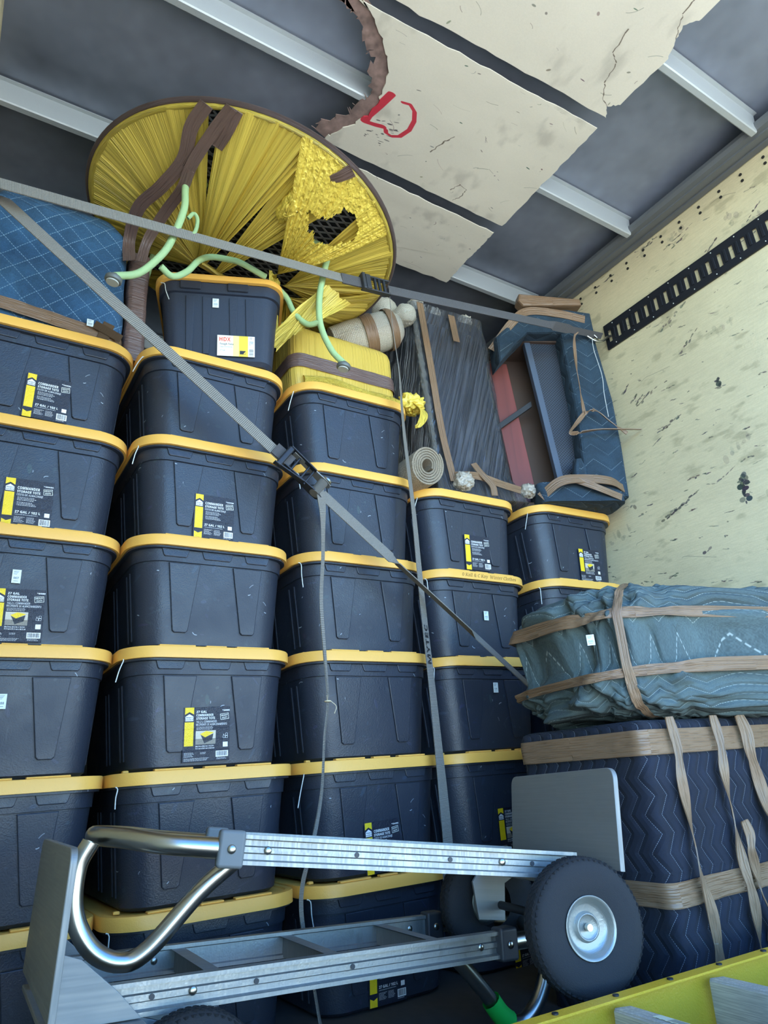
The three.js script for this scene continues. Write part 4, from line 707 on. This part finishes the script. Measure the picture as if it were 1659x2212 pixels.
// ---------- film-wrapped panel on the fourth stack ----------
{
  const t = thing('film_wrapped_furniture', 'tall dark panel in clear stretch film with a tape strip down one edge', 'wrapped furniture', [1.775, TOP5, -0.2]); t.rotation.z = 0.055;
  mesh('core', loft([{ y: 0.02, hx: 0.19, hz: 0.12, r: 0.02 }, { y: 0.9, hx: 0.19, hz: 0.12, r: 0.02 }], { nc: 4 }), S({ color: 0x2a2c34, roughness: 0.5 }), t);
  const veil = dataTex(512, 512, (u, v) => { const d = u * 0.9 + v * 0.5, s = 0.5 * noise(d * 160 + 3 * noise(u * 4, v * 4), u * 6) + 0.3 * noise(d * 60, v * 9) + 0.2 * fbm(u * 6, v * 6, 3); return clamp((s - 0.3) * 1.6, 0, 1); });
  veil.repeat.set(1.6, 1.2);
  const clear = P({ color: 0xdfe3ea, roughness: 0.2, transmission: 0.97, thickness: 0, bumpMap: veil, bumpScale: 0.02, side: THREE.DoubleSide });
  const haze = P({ color: 0xd6dbe4, roughness: 0.3, transparent: true, opacity: 0.2, alphaMap: veil, bumpMap: veil, bumpScale: 0.01, side: THREE.DoubleSide });
  const shell = (k, mat, d) => mesh('film', loft(Array.from({ length: 24 }, (_, i) => ({ y: i / 23 * 0.93, hx: 0.2 + k + (i < 3 ? 0.012 * (3 - i) : 0), hz: 0.128 + k + (i < 3 ? 0.015 * (3 - i) : 0), r: 0.03 })), { nc: 5, ns: 16, disp: (p, y) => d * (fbm(p * 12, y * 14, 3) - 0.5), crease: 1.2 }), mat, t);
  shell(0.001, haze, 0.01); shell(0.007, clear, 0.016);
  mesh('tape_strip', ribbon([[-0.17, 0.92, 0.142], [-0.168, 0.6, 0.146], [-0.165, 0.3, 0.146], [-0.16, 0.06, 0.165]], 0.034, V(1, 0, 0), 0.002, 30), M.tape, t);
  mesh('tape_strip', ribbon([[0.0, 0.9, 0.143], [0.0, 0.82, 0.147], [0.002, 0.76, 0.147]], 0.036, V(1, 0, 0), 0.002, 10), M.tape, t);
  // bunched film along the leading edge and the foot
  mesh('film_bunch', grid(20, 90, (i, j) => { const a = i * 2 * PI, q = 0.005 + 0.009 * noise(j * 70, a * 2) + 0.003 * Math.sin(PI * j); return [-0.2 + q * Math.cos(a), 0.03 + 0.89 * j + 0.006 * noise(a * 3, j * 60), 0.125 + q * Math.sin(a), i, j * 6]; }), P({ color: 0xd9d8d2, roughness: 0.14, transmission: 0.75, thickness: 0, bumpMap: wrinkle, bumpScale: 0.01, side: THREE.DoubleSide }), t);
  const knob = (x, y, z, s) => mesh('film_knot', blob(s * 1.1, s, s, 0.85, 0.85, 30, 20, (a, b) => 0.4 * (noise(a * 4 + x * 9, b * 5) - 0.45)).translate(x, y, z), P({ color: 0xcfc5b4, roughness: 0.18, transmission: 0.35, thickness: 0, bumpMap: wrinkle, bumpScale: 0.012 }), t);
  knob(-0.12, 0.06, 0.175, 0.036); knob(0.25, 0.065, 0.16, 0.03); knob(0.13, 0.935, 0.09, 0.03); knob(-0.13, 0.95, 0.06, 0.04); knob(-0.04, 0.94, 0.08, 0.026);
  mesh('tape_strip', ribbon([[-0.15, 0.085, 0.17], [-0.03, 0.098, 0.165], [0.1, 0.075, 0.165], [0.2, 0.06, 0.165]], 0.03, V(0, 1, 0.2), 0.003, 24), M.tape, t);
  mesh('tape_strip', ribbon([[-0.03, 0.16, 0.152], [-0.01, 0.11, 0.168], [0.03, 0.06, 0.176], [0.035, 0.015, 0.175]], 0.034, V(1, 0.2, 0), 0.003, 20), M.tape, t);
}
// ---------- blanket-wrapped cabinet by the right wall ----------
{
  const t = thing('wrapped_cabinet', 'open cabinet with a red-brown panel, draped in a slate blanket by the wall', 'wrapped furniture', [2.045, TOP5, -0.045], -0.4);
  const gap = S({ color: 0x54433a, roughness: 0.7 });
  // own axes: x along the front to the right, y up, front plane z = 0
  const oy = -TOP5;
  const pr = (name, pts, depth, z, mat, bevel = 0.006) => mesh(name, prism(pts.map(([x, y]) => [x - 0.075, y + oy]), depth, bevel).translate(0, 0, z), mat, t);
  const back = mesh('case', merge([rbox(0.34, 0.86, 0.02, 0.002).translate(0.14, 0.46, -0.2), rbox(0.34, 0.02, 0.18, 0.002).translate(0.14, 0.03, -0.11), rbox(0.34, 0.02, 0.18, 0.002).translate(0.14, 0.88, -0.11)]), gap, t);
  pr('wood_panel', [[0.0, 2.42], [0.1, 2.42], [0.15, 1.66], [0.05, 1.66]], 0.02, -0.13, S({ map: dataTex(256, 256, (u, v) => { const q = 0.8 + 0.3 * noise(u * 50, v * 3) + 0.15 * fbm(u * 6, v * 6, 3); return [0.42 * q, 0.2 * q, 0.17 * q]; }, true), roughness: 0.5 }), 0.002);
  pr('post', [[0.17, 2.5], [0.2, 2.5], [0.255, 1.69], [0.225, 1.69]], 0.03, -0.06, S({ color: 0x4a5566, roughness: 0.6 }), 0.003);
  const mesh2 = dataTex(128, 128, (u, v) => { const x = (u * 8 + (Math.floor(v * 16) % 2) * 0.5) % 1 - 0.5, y = (v * 16) % 1 - 0.5; const q = x * x + y * y < 0.09 ? 0.06 : 0.24; return [q * 0.9, q, q * 1.2]; }, true); mesh2.repeat.set(9, 9);
  pr('grille', [[0.2, 2.5], [0.37, 2.5], [0.35, 1.69], [0.255, 1.69]], 0.012, -0.05, S({ map: mesh2, roughness: 0.6 }), 0.001);
  pr('crossbar', [[-0.02, 2.06], [-0.02, 2.03], [0.18, 2.17], [0.18, 2.2]], 0.02, -0.1, S({ color: 0x2c2d30, roughness: 0.6 }), 0.002);
  const drape = (name, pts, depth, z) => pr(name, pts, depth, z, M.blanketSlate, 0.014);
  drape('blanket_top', [[0.0, 2.32], [0.0, 2.46], [0.09, 2.55], [0.19, 2.615], [0.38, 2.635], [0.5, 2.62], [0.5, 2.5], [0.35, 2.5], [0.16, 2.49], [0.09, 2.42]], 0.12, -0.07);
  drape('blanket_side', [[0.33, 2.5], [0.47, 2.61], [0.5, 2.5], [0.525, 2.14], [0.52, 1.9], [0.505, 1.66], [0.31, 1.66], [0.32, 1.85], [0.335, 2.08]], 0.09, -0.05);
  drape('blanket_fold', [[0.27, 1.66], [0.27, 1.78], [0.282, 1.84], [0.31, 1.845], [0.325, 1.8], [0.32, 1.66]], 0.05, 0.0);
  pr('top_board', [[0.15, 2.69], [0.16, 2.73], [0.47, 2.715], [0.475, 2.68], [0.17, 2.66]], 0.06, -0.03, M.tape, 0.008);
  mesh('tape_strip', ribbon([[-0.085, 2.42 + oy, 0.0], [0.01, 2.535 + oy, 0.054], [0.1, 2.605 + oy, 0.056], [0.25, 2.6 + oy, 0.056], [0.385, 2.575 + oy, 0.052]], 0.04, V(0, 1, 0.1), 0.003, 40), M.tape, t);
  const foot = mesh('blanket_foot', loft(Array.from({ length: 9 }, (_, k) => ({ y: 0.001 + k * 0.0125, hx: 0.19, hz: 0.09 - 0.004 * k, r: 0.03, cx: 0.2, cz: 0.0 })), { nc: 4, ns: 16, disp: (p, y) => 0.014 * (fbm(p * 9, y * 16, 3) - 0.5), crease: 1 }), M.blanketSlate, t);
  mesh('tape_strip', ribbon([[0.01, 0.03, 0.06], [0.09, 0.085, 0.098], [0.2, 0.1, 0.094], [0.32, 0.09, 0.094], [0.395, 0.07, 0.06]], 0.045, V(0, 1, -0.25), 0.003, 40), M.tape, foot);
  mesh('tape_strip', ribbon([[0.14, 0.11, 0.085], [0.24, 0.06, 0.103], [0.36, 0.015, 0.09]], 0.03, V(0, 1, 0), 0.003, 20), M.tape, foot);
}
// ---------- bundle of folded blankets and the dark quilted box below it ----------
{
  const t = thing('wrapped_box', 'large box in a dark navy quilted blanket, taped, behind the wheel', 'wrapped furniture', [1.975, 0.014, 0.5]);
  const hx = 0.5, hz = 0.218, top = 0.676;
  mesh('blanket', loft([...Array.from({ length: 30 }, (_, k) => ({ y: k / 29 * (top - 0.02), hx, hz, r: 0.024 })), { y: top - 0.006, hx: hx - 0.006, hz: hz - 0.006, r: 0.02 }, { y: top, hx: hx - 0.02, hz: hz - 0.02, r: 0.015 }], { nc: 4, ns: 34, disp: (p, y) => 0.016 * (fbm(p * 6, y * 6, 3) - 0.5) * smooth(y, 0, 0.1), crease: 1 }), M.blanketNavy, t);
  const band = (y0, y1, k, amp) => mesh('tape_band', loft(Array.from({ length: 6 }, (_, i) => ({ y: lerp(y0, y1, i / 5), hx: hx + k, hz: hz + k, r: 0.028 })), { nc: 4, ns: 34, bottom: false, top: false, disp: (p, y) => amp * (fbm(p * 12, y * 70, 3) - 0.5) + 0.016 * (fbm(p * 6, y * 6, 3) - 0.5), crease: 1 }), M.tape, t);
  band(0.592, 0.652, 0.006, 0.006); band(0.262, 0.315, 0.006, 0.014);
  const strip = (x0, x1, y0, y1, w, tw) => mesh('tape_strip', ribbon(Array.from({ length: 9 }, (_, k) => { const s = k / 8; return [lerp(x0, x1, s) - 1.975 + 0.004 * Math.sin(k * 2.2), lerp(y0, y1, s), hz + 0.02 + 0.004 * Math.sin(k * 1.3)]; }), (s) => w * (0.55 + 0.45 * Math.abs(Math.cos(s * tw))), (s) => V(Math.cos(0.7 * Math.sin(s * tw)), 0, Math.sin(0.7 * Math.sin(s * tw))), 0.003, 60), M.tape, t);
  strip(1.575, 1.575, 0.68, 0.1, 0.03, 9); strip(1.76, 1.74, 0.68, 0.12, 0.03, 11); strip(1.88, 1.93, 0.68, 0.3, 0.04, 5); strip(1.79, 1.8, 0.42, 0.15, 0.03, 7);
}
{
  const t = thing('blanket_bundle', 'bundle of folded grey-green quilted blankets bound with brown tape', 'blankets', [1.94, 0.88, 0.56], -0.2);
  const lump = (th, ph) => 0.1 * (fbm(Math.cos(th) * 3 + 5, Math.sin(th) * 3 + ph * 3, 3) - 0.5) + 0.07 * (noise(th * 9, ph * 7) - 0.5) + 0.03 * (noise(th * 22, ph * 9) - 0.5) - 0.07 * Math.exp(-(((ph + 0.02) / 0.09) ** 2)) + 0.02 * Math.sin(th * 16 + ph * 5) * Math.cos(ph);
  const rx = 0.5, ry = 0.185, rz = 0.26;
  mesh('blanket', blob(rx, ry, rz, 0.42, 0.5, 240, 100, lump), M.blanketTeal, t);
  mesh('blanket_corner', blob(0.07, 0.05, 0.09, 0.7, 0.7, 40, 24, (a, b) => 0.3 * (noise(a * 3, b * 3) - 0.5)).translate(-0.3, 0.145, -0.05), M.blanketTeal, t);
  const pw = (c, e) => Math.sign(c) * Math.pow(Math.abs(c), e);
  const on = (th, ph, k) => { const cp = pw(Math.cos(ph), 0.42), d = 1 + 0.1 * (fbm(Math.cos(th) * 3 + 5, Math.sin(th) * 3 + ph * 3, 3) - 0.5) + k; return [rx * cp * pw(Math.cos(th), 0.5) * d, ry * pw(Math.sin(ph), 0.42) * d, -rz * cp * pw(Math.sin(th), 0.5) * d]; };
  const wrapH = (name, f, w) => mesh(name, grid(160, 8, (i, j) => { const th = i * 2 * PI, ph = f(i) + (j - 0.5) * w * (0.8 + 0.4 * noise(i * 30, 3)); const q = on(th, ph, 0.018 + 0.012 * noise(j * 4, i * 60)); return [...q, i * 3, j * 0.05]; }), M.tape, t);
  wrapH('tape_band', (i) => 0.2 + 0.05 * Math.sin(i * 2 * PI * 1 + 1), 0.13);
  wrapH('tape_band', (i) => -0.1 + 0.05 * Math.sin(i * 2 * PI * 1 + 2.2), 0.085);
  const wrapV = (th0, w, lo, hi) => mesh('tape_strip', grid(6, 60, (i, j) => { const q = on(th0 + (i - 0.5) * w * (0.8 + 0.4 * noise(j * 14, th0 * 9)), lerp(lo, hi, j), 0.03 + 0.01 * noise(i * 5, j * 40)); return [...q, j * 0.6, i * 0.06]; }), M.tape, t);
  wrapV(-2.25, 0.1, -1.45, 1.5); wrapV(-1.2, 0.06, 0.1, 1.5); wrapV(-0.85, 0.06, 0.25, 1.5); wrapV(-1.12, 0.05, -0.16, 0.1);
  tag(mesh('inventory_tag', TG.sheet(0.02, 0.028).rotateY(-0.55).translate(-0.475, 0.02, 0.19), tagMat(), t), 'small white inventory tag');
}
// ---------- straps ----------
{
  const t = thing('cargo_strap', 'dark grey cargo strap with a black buckle crossing in front of the round table', 'strap');
  const a = V(XL, 2.195, 0.165), mid = V(1.17, 2.306, 0.165), b = V(2.497, 2.5, 0.17);
  const at = (s) => (s < 0.5 ? a.clone().lerp(mid, s * 2) : mid.clone().lerp(b, s * 2 - 1));
  mesh('webbing', ribbon([at(0), at(0.25), at(0.47)], 0.042, V(0, 1, -0.15), 0.003, 40), M.strap, t);
  mesh('webbing', ribbon([at(0.525), at(0.76), at(0.985)], (s) => (s > 0.8 ? 0.03 : 0.042), (s) => V(0, 1, s > 0.7 ? 1.2 : -0.1), 0.003, 40), M.strapDark, t);
  const bk = new THREE.Group(); bk.name = 'buckle'; t.add(bk); bk.position.copy(at(0.4995)).add(V(0, 0, 0.008)); bk.rotation.z = 0.11;
  mesh('buckle_frame', merge([rbox(0.125, 0.006, 0.02, 0.002).translate(0, 0.029, 0), rbox(0.125, 0.006, 0.02, 0.002).translate(0, -0.029, 0), rbox(0.014, 0.07, 0.018, 0.004).translate(-0.055, 0, 0.008), rbox(0.02, 0.062, 0.006, 0.002).translate(-0.036, 0, 0.012)]), M.blackPlastic, bk);
  for (const x of [0.0, 0.018, 0.04]) mesh('buckle_bar', new THREE.CylinderGeometry(0.006, 0.006, 0.06, 12).translate(x, 0, 0.002), M.steelDark, bk);
  mesh('stitched_end', ribbon([[-0.14, 0, -0.006], [-0.05, 0, -0.004]], 0.043, V(0, 1, 0), 0.006, 8), M.strapDark, bk);
  const hook = mesh('hook', merge([tube([[2.36, 2.478, 0.155], [2.4, 2.45, 0.17], [2.44, 2.455, 0.18], [2.47, 2.48, 0.185], [2.497, 2.495, 0.19]], 0.006, 24, 8), tube([[2.34, 2.49, 0.15], [2.38, 2.5, 0.16], [2.42, 2.47, 0.17], [2.4, 2.445, 0.17]], 0.005, 20, 8)]), M.chrome, t);
  // hanging tail
  const tail = [[1.238, 2.32, 0.165], [1.243, 2.27, 0.155], [1.285, 2.178, 0.1], [1.31, 2.031, 0.08], [1.322, 1.884, 0.06], [1.33, 1.736, 0.05], [1.339, 1.48, 0.05], [1.34, 1.266, 0.05], [1.343, 1.065, 0.05], [1.345, 0.838, 0.055], [1.344, 0.641, 0.06], [1.345, 0.534, 0.06], [1.345, 0.394, 0.06], [1.335, 0.33, 0.06], [1.33, 0.29, 0.062]];
  mesh('strap_tail', ribbon(tail, (s) => lerp(0.012, 0.034, smooth(s, 0.05, 0.3)), (s) => V(1, 0, -1.6 + 1.4 * smooth(s, 0.1, 0.55) + 0.25 * Math.sin(s * 9)), 0.0025, 110), M.strap, t);
  const wt = canvasTex(128, 512, (c) => { c.clearRect(0, 0, 128, 512); c.font = 'bold 112px sans-serif'; c.fillStyle = 'rgba(34,32,34,0.92)'; c.save(); c.translate(104, 490); c.rotate(-PI / 2); c.fillText('MYTEC', 0, 0, 470); c.restore(); });
  const cv = curveOf(tail), pos = []; for (let k = 0; k <= 8; k++) pos.push(cv.getPoint(0.556 + 0.06 * k / 8));
  const deco = grid(1, 8, (i, j) => { const q = pos[8 - Math.round(j * 8)]; const s = 0.616 - 0.06 * j, ac = V(1, 0, -1.6 + 1.4 * smooth(s, 0.1, 0.55) + 0.25 * Math.sin(s * 9)).normalize().multiplyScalar((i - 0.5) * 0.03); return [q.x + ac.x, q.y, q.z + ac.z + 0.0035, i, j]; });
  mesh('lettering', deco, S({ map: wt, transparent: true, roughness: 0.8, side: THREE.DoubleSide }), t);
}
{
  const t = thing('cargo_strap', 'grey ratchet strap running down diagonally across the tote stacks', 'strap');
  const pt = (x) => V(x, 2.27 - (x - XL) * 0.762, 0.1);
  mesh('webbing', ribbon([pt(XL), pt(0.1), pt(0.84)], 0.044, (s) => V(0.6, 0.78, s < 0.28 ? -1.6 : -0.2), 0.003, 50), M.strap, t);
  mesh('webbing', ribbon([pt(0.95), pt(1.36), pt(1.8), pt(2.5)], (s) => 0.042, (s) => V(0.6, 0.78, s < 0.22 ? -0.2 : s < 0.45 ? -3.0 : -0.7), 0.003, 50), M.strap, t);
  const rk = new THREE.Group(); rk.name = 'ratchet'; t.add(rk); rk.position.copy(pt(0.895)).add(V(0, 0, 0.012)); rk.rotation.z = -0.651;
  const side = (y) => prism([[-0.085, -0.012], [0.05, -0.016], [0.07, -0.008], [0.074, 0.008], [0.06, 0.022], [0.03, 0.022], [-0.02, 0.016], [-0.085, 0.01]], 0.004, 0.001).rotateX(-PI / 2).translate(0, y, 0);
  mesh('side_plate', side(0.031), M.aluDull, rk); mesh('side_plate', side(-0.027), M.steelDark, rk);
  mesh('handle', merge([rbox(0.11, 0.005, 0.02, 0.002).rotateZ(0.16).translate(-0.06, -0.04, 0.012), rbox(0.11, 0.005, 0.02, 0.002).rotateZ(-0.05).translate(-0.05, 0.034, 0.012), rbox(0.02, 0.085, 0.018, 0.006).translate(-0.1, -0.008, 0.014)]), M.steelDark, rk);
  mesh('spool', new THREE.CylinderGeometry(0.017, 0.017, 0.056, 20).translate(0.045, 0, 0), M.strap, rk);
  mesh('gear', new THREE.CylinderGeometry(0.019, 0.019, 0.006, 24).translate(0.05, 0.036, 0.002), M.chrome, rk);
  for (const x of [-0.06, -0.02, 0.0]) mesh('pin', new THREE.CylinderGeometry(0.004, 0.004, 0.072, 10).translate(x, 0.003, 0.006), M.steelDark, rk);
  mesh('stitched_end', ribbon([[-0.14, 0.002, -0.004], [-0.07, 0.002, -0.002]], 0.045, V(0, 1, 0), 0.006, 8), M.strapDark, rk);
  const tail = [[0.93, 1.46, 0.122], [0.943, 1.387, 0.11], [0.954, 1.257, 0.08], [0.952, 1.114, 0.06], [0.96, 0.946, 0.055], [0.964, 0.819, 0.055], [0.949, 0.723, 0.055], [0.933, 0.588, 0.06], [0.91, 0.497, 0.065], [0.883, 0.421, 0.07], [0.862, 0.359, 0.07], [0.856, 0.297, 0.07], [0.868, 0.213, 0.07], [0.884, 0.141, 0.07], [0.898, 0.061, 0.07], [0.9, 0.02, 0.09]];
  mesh('strap_tail', ribbon(tail, (s) => lerp(0.03, 0.011, smooth(s, 0.0, 0.12)), (s) => V(1, 0, -0.3 + 0.8 * Math.sin(s * 12)), 0.004, 120), M.strap, t);
  mesh('tie', merge([new THREE.TorusGeometry(0.008, 0.0025, 8, 16).rotateX(PI / 2).translate(0.964, 0.819, 0.055), tube([[0.97, 0.82, 0.06], [0.984, 0.803, 0.068], [0.976, 0.783, 0.07]], 0.0012, 10, 5), tube([[0.96, 0.82, 0.06], [0.954, 0.833, 0.07]], 0.0012, 6, 5)]), S({ color: 0xd2c2a2, roughness: 0.7 }), t);
}
// ---------- twisted tape hanging from the strap hook ----------
{
  const t = thing('hanging_tape', 'loop of twisted brown tape hanging from the strap hook on the wall', 'tape');
  const tw = (pts, w, n = 50, k = 7) => mesh('twisted_tape', ribbon(pts, (s) => w * (0.5 + 0.5 * Math.abs(Math.cos(s * k))), (s) => V(Math.cos(0.9 * Math.sin(s * k)), 0.2, Math.sin(0.9 * Math.sin(s * k))), 0.003, n), M.tape, t);
  tw([[2.29, 2.475, 0.17], [2.277, 2.433, 0.15], [2.27, 2.294, 0.137], [2.266, 2.171, 0.135], [2.263, 2.045, 0.134]], 0.016);
  mesh('string', tube([[2.36, 2.44, 0.185], [2.366, 2.381, 0.177], [2.378, 2.248, 0.182], [2.37, 2.15, 0.179], [2.367, 2.03, 0.178]], 0.0018, 30, 5), S({ color: 0xb9bdbc, roughness: 0.5 }), t);
  tw([[2.263, 2.045, 0.134], [2.29, 2.06, 0.146], [2.322, 2.058, 0.159], [2.374, 2.003, 0.18], [2.435, 1.948, 0.206]], 0.019);
  tw([[2.263, 2.045, 0.134], [2.22, 1.993, 0.116], [2.187, 1.953, 0.104], [2.202, 1.944, 0.11], [2.306, 1.964, 0.152], [2.408, 1.968, 0.195], [2.5, 1.968, 0.235]], 0.021, 70, 5);
}

renderer.render(scene, camera);
